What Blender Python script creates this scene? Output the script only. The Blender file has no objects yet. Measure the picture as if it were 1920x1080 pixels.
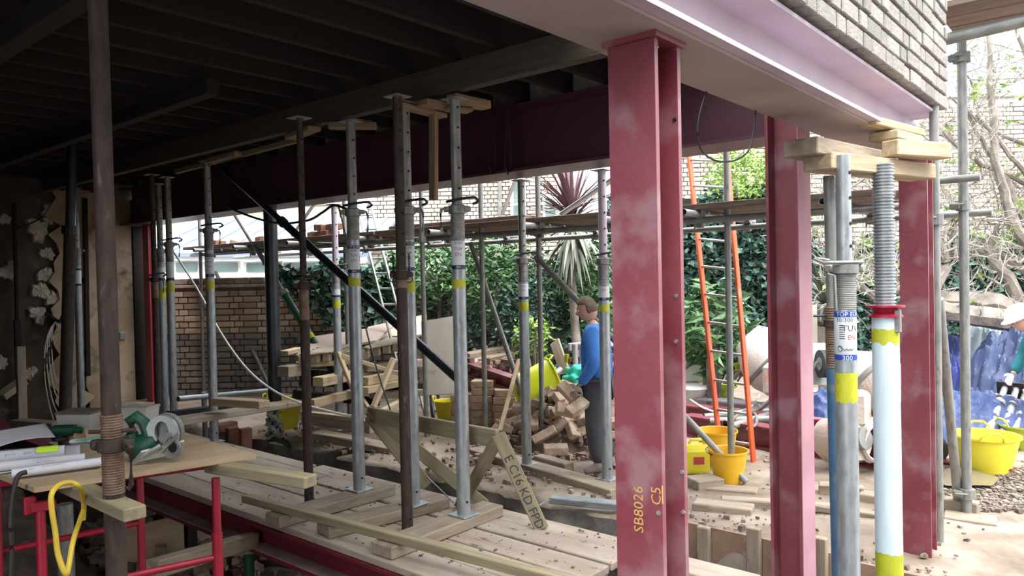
import bpy, bmesh, math, random
import numpy as np
from mathutils import Matrix, Vector
random.seed(7); RS = np.random.RandomState(7)
SC = bpy.context.scene; COL = SC.collection
# ---------------------------------------------------------------- camera
F_PX = 1415.0; CAM_H = 1.75
PITCH = math.atan(23/1415); ROLL = 0.021; HEAD = math.radians(40.4)
_fw = np.array([math.cos(HEAD), math.sin(HEAD), 0]); _rt = np.array([math.sin(HEAD), -math.cos(HEAD), 0]); _up = np.array([0, 0, 1.])
c_f = _fw*math.cos(PITCH)-_up*math.sin(PITCH); _u0 = _up*math.cos(PITCH)+_fw*math.sin(PITCH)
c_r = _rt*math.cos(ROLL)-_u0*math.sin(ROLL); c_u = _u0*math.cos(ROLL)+_rt*math.sin(ROLL)
C0 = np.array([0, 0, CAM_H])
cd = bpy.data.cameras.new('camera'); cam = bpy.data.objects.new('camera', cd); COL.objects.link(cam)
cd.sensor_fit = 'HORIZONTAL'; cd.sensor_width = 36; cd.lens = F_PX/1920*36; cd.clip_start = .05; cd.clip_end = 200
cam.matrix_world = Matrix(((c_r[0], c_u[0], -c_f[0], 0), (c_r[1], c_u[1], -c_f[1], 0), (c_r[2], c_u[2], -c_f[2], CAM_H), (0, 0, 0, 1)))
SC.camera = cam
# ---------------------------------------------------------------- light
SC.view_settings.view_transform = 'Standard'; SC.view_settings.look = 'None'
SC.view_settings.gamma = 1; SC.view_settings.use_curve_mapping = False
SC.view_settings.exposure = 2.2
W = bpy.data.worlds.new('overcast_sky'); SC.world = W; W.use_nodes = True
_n = W.node_tree.nodes; _l = W.node_tree.links
_bg = _n['Background']; _tc = _n.new('ShaderNodeTexCoord'); _sx = _n.new('ShaderNodeSeparateXYZ'); _rp = _n.new('ShaderNodeValToRGB')
_l.new(_tc.outputs['Generated'], _sx.inputs[0]); _l.new(_sx.outputs[2], _rp.inputs[0]); _l.new(_rp.outputs[0], _bg.inputs[0])
_rp.color_ramp.elements[0].position = 0; _rp.color_ramp.elements[0].color = (.50, .55, .62, 1)
_rp.color_ramp.elements[1].position = .8; _rp.color_ramp.elements[1].color = (1.55, 1.6, 1.66, 1)
_bg.inputs[1].default_value = 1.0
sl = bpy.data.lights.new('sun', 'SUN'); sl.energy = 1.15; sl.angle = math.radians(45); sl.color = (1, .96, .9)
so = bpy.data.objects.new('sun', sl); COL.objects.link(so)
so.rotation_euler = Vector((.04, .6, -1.0)).to_track_quat('-Z', 'Y').to_euler(); so.location = (8, -4, 12)
# ---------------------------------------------------------------- pixel rays of the photograph (1920 x 1080) into the place
def ray(px, py): return c_f+c_r*(px-960)/F_PX-c_u*(py-540)/F_PX
def G(px, py, z=0.0): d = ray(px, py); return C0+d*(z-CAM_H)/d[2]
def AX(px, py, x): d = ray(px, py); return C0+d*(x/d[0])
def AY(px, py, y): d = ray(px, py); return C0+d*(y/d[1])
def AD(px, py, t): return C0+ray(px, py)*t
def zp(b, py):
    q = np.array([b[0], b[1], 0])-C0; k = (540-py)/F_PX
    return float((q@c_u-k*(q@c_f))/(k*c_f[2]-c_u[2]))
def depth(p): return float((np.array(p)-C0)@c_f)
# ---------------------------------------------------------------- object helpers
def tag(o, label, cat=None, group=None, kind=None):
    if label: o['label'] = label
    if cat: o['category'] = cat; o['kind'] = 'thing'
    if group: o['group'] = group
    if kind: o['kind'] = kind
    return o
def thing(name, label, cat, loc=(0, 0, 0), group=None, rotz=0):
    o = bpy.data.objects.new(name, None); COL.objects.link(o); o.empty_display_size = .1
    o.location = [float(v) for v in loc]; o.rotation_euler = (0, 0, rotz)
    return tag(o, label, cat, group)
def wloc(p):
    v = Vector((0, 0, 0))
    while p is not None: v = v+p.location; p = p.parent
    return v
def wmat(p):
    m = Matrix.Identity(4)
    while p is not None: m = p.matrix_basis @ m; p = p.parent
    return m
def link(name, me, mat, parent=None, M=None, smooth=False):
    o = bpy.data.objects.new(name, me); COL.objects.link(o)
    if mat is not None and len(me.materials) == 0: me.materials.append(mat)
    if smooth and len(me.polygons): me.polygons.foreach_set('use_smooth', [True]*len(me.polygons))
    if M is None: M = Matrix.Identity(4)
    if parent is not None:
        M = wmat(parent).inverted() @ M; o.parent = parent
    o.matrix_basis = M
    return o
class MB:
    def __init__(s): s.v = []; s.f = []
    def add(s, v, f):
        n = len(s.v); s.v += [tuple(map(float, p)) for p in v]; s.f += [tuple(i+n for i in q) for q in f]; return s
    def box(s, c, d, bev=0, M=None):
        v, f = box_geo(d, bev); v = [(p[0]+c[0], p[1]+c[1], p[2]+c[2]) for p in v]
        if M is not None: v = [tuple(M @ Vector(p)) for p in v]
        return s.add(v, f)
    def tube(s, a, b, r, n=10, r2=None, caps=True):
        a = Vector(a); b = Vector(b); d = (b-a); L = d.length
        if L < 1e-6: return s
        q = d.to_track_quat('Z', 'Y').to_matrix(); r2 = r if r2 is None else r2; v = []
        for c, rr in ((a, r), (b, r2)):
            for i in range(n):
                t = 2*math.pi*i/n; v.append(c+q @ Vector((rr*math.cos(t), rr*math.sin(t), 0)))
        f = [(i, (i+1) % n, n+(i+1) % n, n+i) for i in range(n)]
        if caps: f += [tuple(range(n-1, -1, -1)), tuple(range(n, 2*n))]
        return s.add(v, f)
    def path(s, pts, r, n=6, radii=None):
        pts = [Vector(p) for p in pts]; v = []; m = len(pts)
        for i, p in enumerate(pts):
            d = (pts[min(i+1, m-1)]-pts[max(i-1, 0)]).normalized(); q = d.to_track_quat('Z', 'Y').to_matrix()
            rr = radii[i] if radii else r
            for k in range(n):
                t = 2*math.pi*k/n; v.append(p+q @ Vector((rr*math.cos(t), rr*math.sin(t), 0)))
        f = []
        for i in range(m-1):
            for k in range(n):
                f.append((i*n+k, i*n+(k+1) % n, (i+1)*n+(k+1) % n, (i+1)*n+k))
        f += [tuple(range(n-1, -1, -1)), tuple(range((m-1)*n, m*n))]
        return s.add(v, f)
    def lathe(s, prof, n=24, c=(0, 0, 0), closed=False):
        v = []; m = len(prof)
        for r, z in prof:
            for k in range(n):
                t = 2*math.pi*k/n; v.append((c[0]+r*math.cos(t), c[1]+r*math.sin(t), c[2]+z))
        f = [(i*n+k, i*n+(k+1) % n, (i+1)*n+(k+1) % n, (i+1)*n+k) for i in range(m-1) for k in range(n)]
        if not closed:
            f += [tuple(range(n-1, -1, -1)), tuple(range((m-1)*n, m*n))]
        return s.add(v, f)
    def prism(s, poly, x0, x1):           # polygon in (y,z) swept along local x
        n = len(poly); v = [(x0, a, b) for a, b in poly]+[(x1, a, b) for a, b in poly]
        f = [(i, (i+1) % n, n+(i+1) % n, n+i) for i in range(n)]+[tuple(range(n-1, -1, -1)), tuple(range(n, 2*n))]
        return s.add(v, f)
    def mesh(s, name):
        me = bpy.data.meshes.new(name); me.from_pydata(s.v, [], s.f); me.update()
        bm = bmesh.new(); bm.from_mesh(me); bmesh.ops.recalc_face_normals(bm, faces=bm.faces); bm.to_mesh(me); bm.free()
        return me
    def build(s, name, mat, parent=None, smooth=False, M=None):
        # vertices are world coordinates: the origin goes to the middle of the piece
        if M is None:
            a = np.array(s.v); c = (a.min(0)+a.max(0))/2; s.v = [tuple(p) for p in a-c]; M = Matrix.Translation([float(q) for q in c])
        o = link(name, s.mesh(name), mat, parent, M)
        if smooth: shade(o.data, 40)
        return o
def shade(me, deg=40):
    me.polygons.foreach_set('use_smooth', [True]*len(me.polygons))
    bm = bmesh.new(); bm.from_mesh(me); a = math.radians(deg)
    for e in bm.edges:
        if len(e.link_faces) != 2 or e.calc_face_angle(0) > a: e.smooth = False
    bm.to_mesh(me); bm.free()
def box_geo(d, bev=0):
    x, y, z = d[0]/2, d[1]/2, d[2]/2
    if bev <= 0:
        v = [(sx*x, sy*y, sz*z) for sx in (-1, 1) for sy in (-1, 1) for sz in (-1, 1)]
        return v, [(0, 1, 3, 2), (4, 6, 7, 5), (0, 4, 5, 1), (2, 3, 7, 6), (0, 2, 6, 4), (1, 5, 7, 3)]
    b = min(bev, x*.45, y*.45, z*.45); v = []; idx = {}
    for sx in (-1, 1):
        for sy in (-1, 1):
            for sz in (-1, 1):
                for k in range(3):
                    p = [sx*(x-b), sy*(y-b), sz*(z-b)]; p[k] = (sx*x, sy*y, sz*z)[k]
                    idx[(sx, sy, sz, k)] = len(v); v.append(tuple(p))
    f = []
    for k in range(3):
        a, c = [(1, 2), (2, 0), (0, 1)][k]
        for sg in (-1, 1):
            q = []
            for s1, s2 in ((-1, -1), (1, -1), (1, 1), (-1, 1)):
                s = [0, 0, 0]; s[k] = sg; s[a] = s1; s[c] = s2; q.append(idx[(*s, k)])
            f.append(tuple(q if sg > 0 else q[::-1]))
    for k in range(3):
        a, c = [(1, 2), (2, 0), (0, 1)][k]
        for s1 in (-1, 1):
            for s2 in (-1, 1):
                q = []
                for sg, kk in ((-1, a), (1, a), (1, c), (-1, c)):
                    s = [0, 0, 0]; s[k] = sg; s[a] = s1; s[c] = s2; q.append(idx[(*s, kk)])
                f.append(tuple(q))
    for sx in (-1, 1):
        for sy in (-1, 1):
            for sz in (-1, 1): f.append(tuple(idx[(sx, sy, sz, k)] for k in range(3)))
    return v, f
def frame(a, b, up=(0, 0, 1)):
    a = Vector(a); b = Vector(b); x = (b-a).normalized(); up = Vector(up)
    if abs(x.dot(up)) > .98: up = Vector((0, 1, 0))
    y = up.cross(x).normalized(); z = x.cross(y)
    m = Matrix((x, y, z)).transposed().to_4x4(); m.translation = (a+b)/2
    return m, (b-a).length
def bar(name, a, b, w, h, mat, parent=None, up=(0, 0, 1), bev=.006):     # squared timber from a to b, own axes, grain along x
    m, L = frame(a, b, up); me = bpy.data.meshes.new(name); v, f = box_geo((L, w, h), bev); me.from_pydata(v, [], f); me.update()
    return link(name, me, mat, parent, m)
def rod(name, a, b, r, mat, parent=None, n=14, hollow=False):
    m, L = frame(a, b); mb = MB()
    if hollow:
        v = []; k = n
        for x, rr in ((-L/2, r), (L/2, r), (L/2, r*.86), (-L/2, r*.86)):
            for i in range(k): t = 2*math.pi*i/k; v.append((x, rr*math.cos(t), rr*math.sin(t)))
        f = [(j*k+i, ((j+1) % 4)*k+i, ((j+1) % 4)*k+(i+1) % k, j*k+(i+1) % k) for j in range(4) for i in range(k)]
        mb.add(v, f)
    else: mb.tube((-L/2, 0, 0), (L/2, 0, 0), r, n)
    me = mb.mesh(name); shade(me, 40)
    return link(name, me, mat, parent, m)
def dup(root):
    r = root.copy(); COL.objects.link(r)
    for ch in list(root.children):
        c = ch.copy(); COL.objects.link(c); c.parent = r
        for g in list(ch.children):
            d = g.copy(); COL.objects.link(d); d.parent = c
    return r
def np_mesh(name, v, f):
    me = bpy.data.meshes.new(name); me.from_pydata(np.asarray(v).tolist(), [], np.asarray(f).tolist()); me.update(); return me
# ---------------------------------------------------------------- materials
MATS = {}
def mat(name, c1, c2=None, nscale=4, stretch=(1, 1, 1), rough=.7, metal=0, bump=0, bscale=40, rand=.0, lo=.35, hi=.65, c3=None, s3=2.0, t3=.6, alpha=1, trans=0, spec=.5, coord='Object', detail=5):
    m = bpy.data.materials.new(name); m.use_nodes = True; N = m.node_tree.nodes; L = m.node_tree.links; B = N['Principled BSDF']
    B.inputs['Roughness'].default_value = rough; B.inputs['Metallic'].default_value = metal; B.inputs['Specular IOR Level'].default_value = spec
    tc = N.new('ShaderNodeTexCoord'); mp = N.new('ShaderNodeMapping'); mp.inputs['Scale'].default_value = stretch
    L.new(tc.outputs[coord], mp.inputs[0]); out = None
    oi = N.new('ShaderNodeObjectInfo')
    va = N.new('ShaderNodeVectorMath'); va.operation = 'SCALE'; va.inputs[0].default_value = (13, 7, 9); L.new(oi.outputs['Random'], va.inputs['Scale'])
    vb = N.new('ShaderNodeVectorMath'); L.new(mp.outputs[0], vb.inputs[0]); L.new(va.outputs[0], vb.inputs[1])
    if c2 is None: c2 = tuple(x*.8 for x in c1)
    ns = N.new('ShaderNodeTexNoise'); ns.inputs['Scale'].default_value = nscale; ns.inputs['Detail'].default_value = detail; L.new(vb.outputs[0], ns.inputs['Vector'])
    cr = N.new('ShaderNodeValToRGB'); cr.color_ramp.elements[0].position = lo; cr.color_ramp.elements[1].position = hi
    cr.color_ramp.elements[0].color = (*c1, 1); cr.color_ramp.elements[1].color = (*c2, 1); L.new(ns.outputs[0], cr.inputs[0]); out = cr.outputs[0]
    if c3 is not None:
        n3 = N.new('ShaderNodeTexNoise'); n3.inputs['Scale'].default_value = s3; n3.inputs['Detail'].default_value = 6; L.new(vb.outputs[0], n3.inputs['Vector'])
        mr = N.new('ShaderNodeMapRange'); mr.inputs[1].default_value = t3; mr.inputs[2].default_value = t3+.12; L.new(n3.outputs[0], mr.inputs[0])
        mx = N.new('ShaderNodeMix'); mx.data_type = 'RGBA'; mx.inputs[7].default_value = (*c3, 1); L.new(mr.outputs[0], mx.inputs[0]); L.new(out, mx.inputs[6]); out = mx.outputs[2]
    if rand > 0:
        ge = N.new('ShaderNodeNewGeometry'); ad = N.new('ShaderNodeMath'); ad.operation = 'ADD'; L.new(oi.outputs['Random'], ad.inputs[0]); L.new(ge.outputs['Random Per Island'], ad.inputs[1])
        fr = N.new('ShaderNodeMath'); fr.operation = 'FRACT'; L.new(ad.outputs[0], fr.inputs[0])
        mr = N.new('ShaderNodeMapRange'); mr.inputs[3].default_value = 1-rand; mr.inputs[4].default_value = 1+rand; L.new(fr.outputs[0], mr.inputs[0])
        hs = N.new('ShaderNodeHueSaturation'); L.new(mr.outputs[0], hs.inputs['Value']); L.new(out, hs.inputs['Color']); out = hs.outputs[0]
    L.new(out, B.inputs['Base Color'])
    if bump > 0:
        nb = N.new('ShaderNodeTexNoise'); nb.inputs['Scale'].default_value = bscale; nb.inputs['Detail'].default_value = 6; L.new(vb.outputs[0], nb.inputs['Vector'])
        bp = N.new('ShaderNodeBump'); bp.inputs['Strength'].default_value = bump; bp.inputs['Distance'].default_value = .02; L.new(nb.outputs[0], bp.inputs['Height']); L.new(bp.outputs[0], B.inputs['Normal'])
    if alpha < 1: B.inputs['Alpha'].default_value = alpha
    if trans > 0: B.inputs['Transmission Weight'].default_value = trans
    MATS[name] = m; return m
def s(r, g, b):      # sRGB 0-255 to linear
    return tuple(((c/255)/12.92 if c/255 < .04045 else ((c/255+.055)/1.055)**2.4) for c in (r, g, b))
M_red = mat('red_oxide_primer', s(116, 50, 60), s(128, 66, 74), 3, rough=.42, bump=.08, bscale=30, c3=s(138, 98, 103), s3=4, t3=.53)
M_redf = mat('floor_beam_red_primer', s(104, 30, 44), s(92, 28, 40), 3, rough=.5, bump=.05, c3=s(120, 70, 74), s3=5, t3=.66)
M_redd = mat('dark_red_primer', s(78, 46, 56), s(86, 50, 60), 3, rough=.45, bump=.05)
M_redp = mat('pale_dusty_primer', s(190, 177, 188), s(176, 160, 172), 2, rough=.6, bump=.05)
M_soff = mat('dusty_soffit_primer', s(168, 154, 150), s(152, 136, 134), 2, rough=.7, c3=s(140, 100, 100), s3=1.2, t3=.62)
M_dustfl = mat('dust_on_flange', s(142, 124, 116), s(120, 102, 98), 6, rough=.9, bump=.2)
M_galv = mat('galvanised_steel', s(140, 146, 148), s(164, 170, 172), 9, (1, 3, 3), rough=.42, metal=.5, bump=.06, c3=s(120, 128, 134), s3=14, t3=.6)
M_galvd = mat('dull_galvanised_steel', s(118, 120, 118), s(146, 146, 140), 8, (1, 3, 3), rough=.5, metal=.45, bump=.08, c3=s(100, 92, 84), s3=10, t3=.62)
M_rust = mat('rusty_painted_steel', s(48, 37, 32), s(68, 54, 47), 10, (1, 3, 3), rough=.7, metal=.15, bump=.25, c3=s(104, 90, 82), s3=9, t3=.62)
M_rustth = mat('rusty_thread', s(104, 82, 68), s(130, 108, 92), 20, rough=.6, metal=.35, bump=.2)
M_black = mat('black_painted_steel', s(34, 36, 42), s(46, 48, 54), 6, rough=.35, metal=.2, bump=.05)
M_dark = mat('dark_hole', s(12, 12, 12), s(16, 16, 16), rough=.9)
M_blue = mat('blue_label_ink', s(28, 62, 140), s(34, 70, 150), rough=.5)
M_navy = mat('navy_label_ink', s(24, 32, 66), s(30, 38, 76), rough=.5)
M_label = mat('white_label_film', s(205, 210, 212), s(190, 196, 198), 6, rough=.5)
M_ink = mat('black_print', s(40, 42, 46), s(46, 48, 52), rough=.6)
M_redink = mat('red_print', s(176, 60, 60), s(180, 66, 66), rough=.6)
M_yband = mat('yellow_spray_paint', s(176, 178, 38), s(160, 162, 40), 14, rough=.6, c3=s(150, 152, 70), s3=16, t3=.6)
M_whitep = mat('chipped_white_paint', s(186, 204, 210), s(198, 214, 220), 5, (1, 4, 4), rough=.4, c3=s(110, 124, 130), s3=9, t3=.68)
M_bluep = mat('worn_blue_paint', s(52, 86, 118), s(70, 100, 126), 8, rough=.5, c3=s(104, 112, 116), s3=9, t3=.62)
M_crimson = mat('crimson_paint', s(150, 24, 48), s(132, 20, 40), 6, rough=.4, c3=s(120, 60, 60), s3=14, t3=.66)
W_ = (1.2, 14, 14)
M_wood = mat('sawn_softwood', s(184, 166, 136), s(158, 138, 108), 2.2, W_, rough=.75, bump=.15, bscale=8, rand=.12)
M_woodg = mat('green_treated_timber', s(142, 132, 104), s(120, 110, 88), 2.2, W_, rough=.75, bump=.12, bscale=8, rand=.08)
M_woodd = mat('dusty_site_timber', s(152, 138, 120), s(124, 110, 94), 2.5, (1.2, 8, 8), rough=.85, bump=.25, bscale=10, rand=.12, c3=s(150, 138, 124), s3=5, t3=.55)
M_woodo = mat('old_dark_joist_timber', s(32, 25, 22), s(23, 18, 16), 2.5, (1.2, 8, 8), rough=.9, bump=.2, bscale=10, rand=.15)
M_woodpk = mat('packer_timber', s(140, 120, 92), s(118, 100, 76), 2.2, W_, rough=.75, bump=.15, bscale=8, rand=.1)
M_woodh = mat('header_timber', s(72, 62, 51), s(60, 51, 42), 2.5, W_, rough=.8, bump=.1, bscale=10)
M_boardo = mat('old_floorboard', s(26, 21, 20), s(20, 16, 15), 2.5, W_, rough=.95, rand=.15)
M_plank = mat('dusty_deck_plank', s(166, 154, 141), s(142, 128, 114), 2, (.8, 2.5, 2.5), rough=.9, bump=.3, bscale=9, rand=.07, c3=s(104, 86, 74), s3=7, t3=.62)
M_scaf = mat('scaffold_board_wood', s(96, 80, 70), s(122, 104, 92), 2.5, W_, rough=.85, bump=.15, bscale=9, rand=.15)
M_ply = mat('plywood', s(172, 152, 124), s(154, 132, 104), 2.2, (1, 5, 5), rough=.7, bump=.06, rand=.05, c3=s(150, 112, 72), s3=3, t3=.66)
M_plyb = mat('brown_shutter_ply', s(146, 118, 98), s(126, 100, 82), 2.2, (1, 3, 3), rough=.75, bump=.06, c3=s(160, 138, 118), s3=3, t3=.6)
M_litp = mat('painted_light_primer', s(178, 136, 146), s(162, 116, 128), 3, rough=.75, bump=.05)  # paler primer tone, light falling on the flange put into its colour
M_plyw = mat('weathered_pale_board', s(226, 218, 204), s(212, 202, 184), 2, rough=.8, c3=s(182, 166, 140), s3=4, t3=.62)
M_pinkb = mat('pinkish_board', s(190, 172, 158), s(176, 156, 142), 2, rough=.8)
M_soil = mat('trodden_soil', s(138, 124, 109), s(106, 92, 79), 3.0, rough=.95, bump=.7, bscale=14, c3=s(154, 142, 128), s3=1.4, t3=.52)
M_soild = mat('dark_dug_soil', s(84, 68, 58), s(60, 48, 42), 5, rough=.95, bump=.9, bscale=12, c3=s(116, 102, 92), s3=7, t3=.62)
M_conc = mat('rough_concrete', s(128, 122, 116), s(100, 92, 86), 5, rough=.9, bump=.6, bscale=14)
M_rubble = mat('rubble', s(150, 128, 112), s(110, 90, 80), 8, rough=.95, bump=.4, bscale=20, rand=.35)
M_mortar = mat('lime_mortar', s(168, 158, 144), s(146, 136, 122), 12, rough=.95, bump=.3)
M_mortp = mat('pale_mortar', s(214, 212, 208), s(196, 192, 188), 12, rough=.95, bump=.3)
M_mortd = mat('grey_mortar', s(150, 142, 134), s(130, 124, 116), 12, rough=.95, bump=.3)
M_brick = mat('london_stock_brick', s(212, 194, 168), s(184, 164, 140), 9, rough=.9, bump=.4, bscale=30, rand=.3)
M_brickg = mat('sooty_grey_brick', s(158, 148, 140), s(124, 116, 110), 9, rough=.9, bump=.4, bscale=30, rand=.3)
M_brickr = mat('reclaimed_brick', s(192, 170, 148), s(168, 144, 124), 9, rough=.9, bump=.5, bscale=25, rand=.22, c3=s(196, 182, 166), s3=6, t3=.56)
M_brickp = mat('pale_house_brick', s(196, 184, 172), s(168, 152, 142), 7, rough=.9, bump=.3, rand=.25)
M_bricku = mat('upper_wall_brick', s(152, 148, 142), s(130, 125, 121), 6, rough=.9, bump=.5, bscale=22, rand=.22, c3=s(120, 112, 108), s3=14, t3=.66)
M_plast = mat('old_plaster', s(176, 158, 134), s(140, 120, 98), 1.6, rough=.95, bump=.25, bscale=8, c3=s(104, 84, 66), s3=2.6, t3=.58)
M_plastd = mat('bare_dirty_render', s(84, 72, 60), s(60, 50, 43), 1.8, rough=.95, bump=.6, bscale=9, c3=s(120, 106, 92), s3=3, t3=.62)
M_plastw = mat('white_plaster_scrap', s(190, 182, 168), s(160, 150, 136), 8, rough=.95, bump=.5)
M_yel = mat('yellow_plastic', s(222, 210, 62), s(212, 198, 58), 3, rough=.5, spec=.3, c3=s(190, 178, 90), s3=7, t3=.64)
M_lime = mat('lime_plastic', s(226, 236, 36), s(216, 228, 40), 3, rough=.45)
M_oliv = mat('yellow_green_plastic', s(178, 190, 48), s(160, 172, 46), 3, rough=.5)
M_amber = mat('amber_plastic', s(226, 176, 36), s(214, 164, 36), 3, rough=.45, c3=s(196, 158, 80), s3=6, t3=.62)
M_tarp = mat('blue_tarpaulin', s(48, 68, 118), s(36, 54, 98), 3, rough=.5, bump=.15, bscale=12)
M_white = mat('white_plastic', s(226, 226, 222), s(214, 214, 210), 3, rough=.5)
M_porc = mat('white_porcelain', s(222, 222, 216), s(206, 204, 196), 3, rough=.25, c3=s(180, 172, 160), s3=5, t3=.66)
M_orange = mat('orange_fibreglass', s(212, 96, 52), s(198, 88, 50), 4, rough=.5, c3=s(190, 140, 110), s3=6, t3=.64)
M_alu = mat('aluminium', s(176, 180, 178), s(156, 160, 158), 6, rough=.4, metal=.6)
M_mixer = mat('cement_crusted_paint', s(196, 184, 174), s(172, 156, 146), 4, rough=.85, bump=.35, c3=s(206, 120, 84), s3=2.4, t3=.6)
M_rubber = mat('black_rubber', s(34, 34, 36), s(44, 44, 46), rough=.7)
M_grey = mat('grey_casting', s(136, 138, 134), s(112, 112, 108), 6, rough=.5, metal=.3)
M_green = mat('dark_green_tool_plastic', s(14, 66, 48), s(18, 74, 54), 4, rough=.45)
M_paper = mat('white_drawing_paper', s(206, 208, 216), s(196, 198, 206), 3, rough=.9)
M_teal = mat('teal_woven_sack', s(38, 196, 168), s(30, 176, 150), 5, rough=.7, bump=.2)
M_cable = mat('dark_cable', s(40, 38, 38), s(46, 44, 44), rough=.6)
M_ycab = mat('yellow_cable', s(204, 178, 60), s(190, 164, 56), 3, rough=.5)
M_wrap = mat('crumpled_clear_wrap', s(170, 172, 162), s(128, 130, 120), 9, rough=.3, bump=.8, bscale=14)
M_clear = mat('cloudy_clear_plastic', s(206, 206, 200), s(196, 196, 190), 3, rough=.35, alpha=.55)
M_glass = mat('window_glass', s(120, 138, 136), s(96, 116, 114), 2, rough=.08, spec=.8)
M_slate = mat('blue_grey_roof', s(132, 150, 172), s(112, 130, 152), 3, rough=.6, bump=.1)
M_cream = mat('cream_stone', s(206, 194, 170), s(188, 176, 152), 3, rough=.9)
M_houseW = mat('white_render', s(232, 232, 232), s(224, 224, 224), 3, rough=.9)
M_bark = mat('grey_bark', s(146, 137, 127), s(110, 102, 94), 6, (1, 1, 1), rough=.95, bump=.5)
M_twig = mat('pale_twig', s(188, 182, 172), s(158, 150, 140), 6, rough=.9)
M_leafd = mat('dark_ivy_leaf', s(56, 84, 72), s(84, 114, 102), 30, rough=.4, rand=.4)
M_leaf = mat('mid_green_leaf', s(84, 122, 68), s(56, 92, 56), 30, rough=.5, rand=.4)
M_leafl = mat('fresh_green_leaf', s(150, 178, 86), s(112, 148, 68), 30, rough=.5, rand=.3)
M_palm = mat('purple_palm_blade', s(112, 82, 86), s(92, 66, 74), 3, rough=.45, rand=.3)
M_palmd = mat('grey_green_palm_blade', s(122, 126, 112), s(96, 102, 88), 3, rough=.5, rand=.25)
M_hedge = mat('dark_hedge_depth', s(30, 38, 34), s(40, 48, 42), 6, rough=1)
M_skin = mat('skin', s(202, 160, 138), s(190, 146, 126), 6, rough=.6)
M_hair = mat('brown_hair', s(96, 78, 62), s(76, 60, 48), 20, rough=.7)
M_jump = mat('blue_sweatshirt_cloth', s(58, 118, 190), s(48, 102, 172), 5, rough=.85, bump=.2)
M_trou = mat('dark_grey_work_cloth', s(74, 74, 80), s(62, 62, 68), 6, rough=.9, bump=.2)
M_glove = mat('grey_glove_knit', s(150, 142, 132), s(130, 122, 114), 9, rough=.9)
M_shoe = mat('scuffed_pale_boot', s(150, 142, 134), s(120, 112, 106), 9, rough=.8)
M_chalk = mat('yellow_marker_paint', s(196, 156, 92), s(186, 146, 84), 9, rough=.7)
M_sling = mat('grey_web_sling', s(92, 80, 92), s(78, 68, 80), 9, rough=.9)
M_fluo = mat('fluorescent_paper', s(196, 240, 60), s(188, 232, 60), rough=.8)
M_grav = mat('gravel', s(132, 120, 108), s(102, 91, 81), 8, rough=.95, rand=.4)
M_puddle = mat('muddy_puddle_water', s(112, 102, 86), s(122, 112, 94), 2, rough=.08, spec=.7)
M_gravbed = mat('gravelly_soil', s(140, 130, 120), s(110, 100, 92), 12, rough=.95, bump=.8, bscale=40)
# ---------------------------------------------------------------- text wrapped round a tube or laid flat
def text_mesh(txt, size, squash=1.0):
    cu = bpy.data.curves.new('t', 'FONT'); cu.body = txt; cu.size = size; cu.align_x = 'CENTER'; cu.align_y = 'CENTER'; cu.resolution_u = 2
    ob = bpy.data.objects.new('t', cu); COL.objects.link(ob); dg = bpy.context.evaluated_depsgraph_get(); dg.update()
    me = bpy.data.meshes.new_from_object(ob.evaluated_get(dg)); bpy.data.objects.remove(ob); bpy.data.curves.remove(cu); me.materials.clear()
    return me
def wrap_text(txt, size, c, r, ang, mt, parent, name='lettering', rot=0.0, off=0.0):
    me = text_mesh(txt, size); cr_, sr_ = math.cos(rot), math.sin(rot)
    for v in me.vertices:
        x, y = v.co.x*cr_-v.co.y*sr_+off, v.co.x*sr_+v.co.y*cr_
        a = ang+x/r; v.co = (r*math.cos(a), r*math.sin(a), y)
    return link(name, me, mt, parent, Matrix.Translation([float(q) for q in c]))
def flat_text(txt, size, M, mt, parent, name='lettering'):
    return link(name, text_mesh(txt, size), mt, parent, M)
def facing(b): return math.atan2(-b[1], -b[0])
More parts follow.
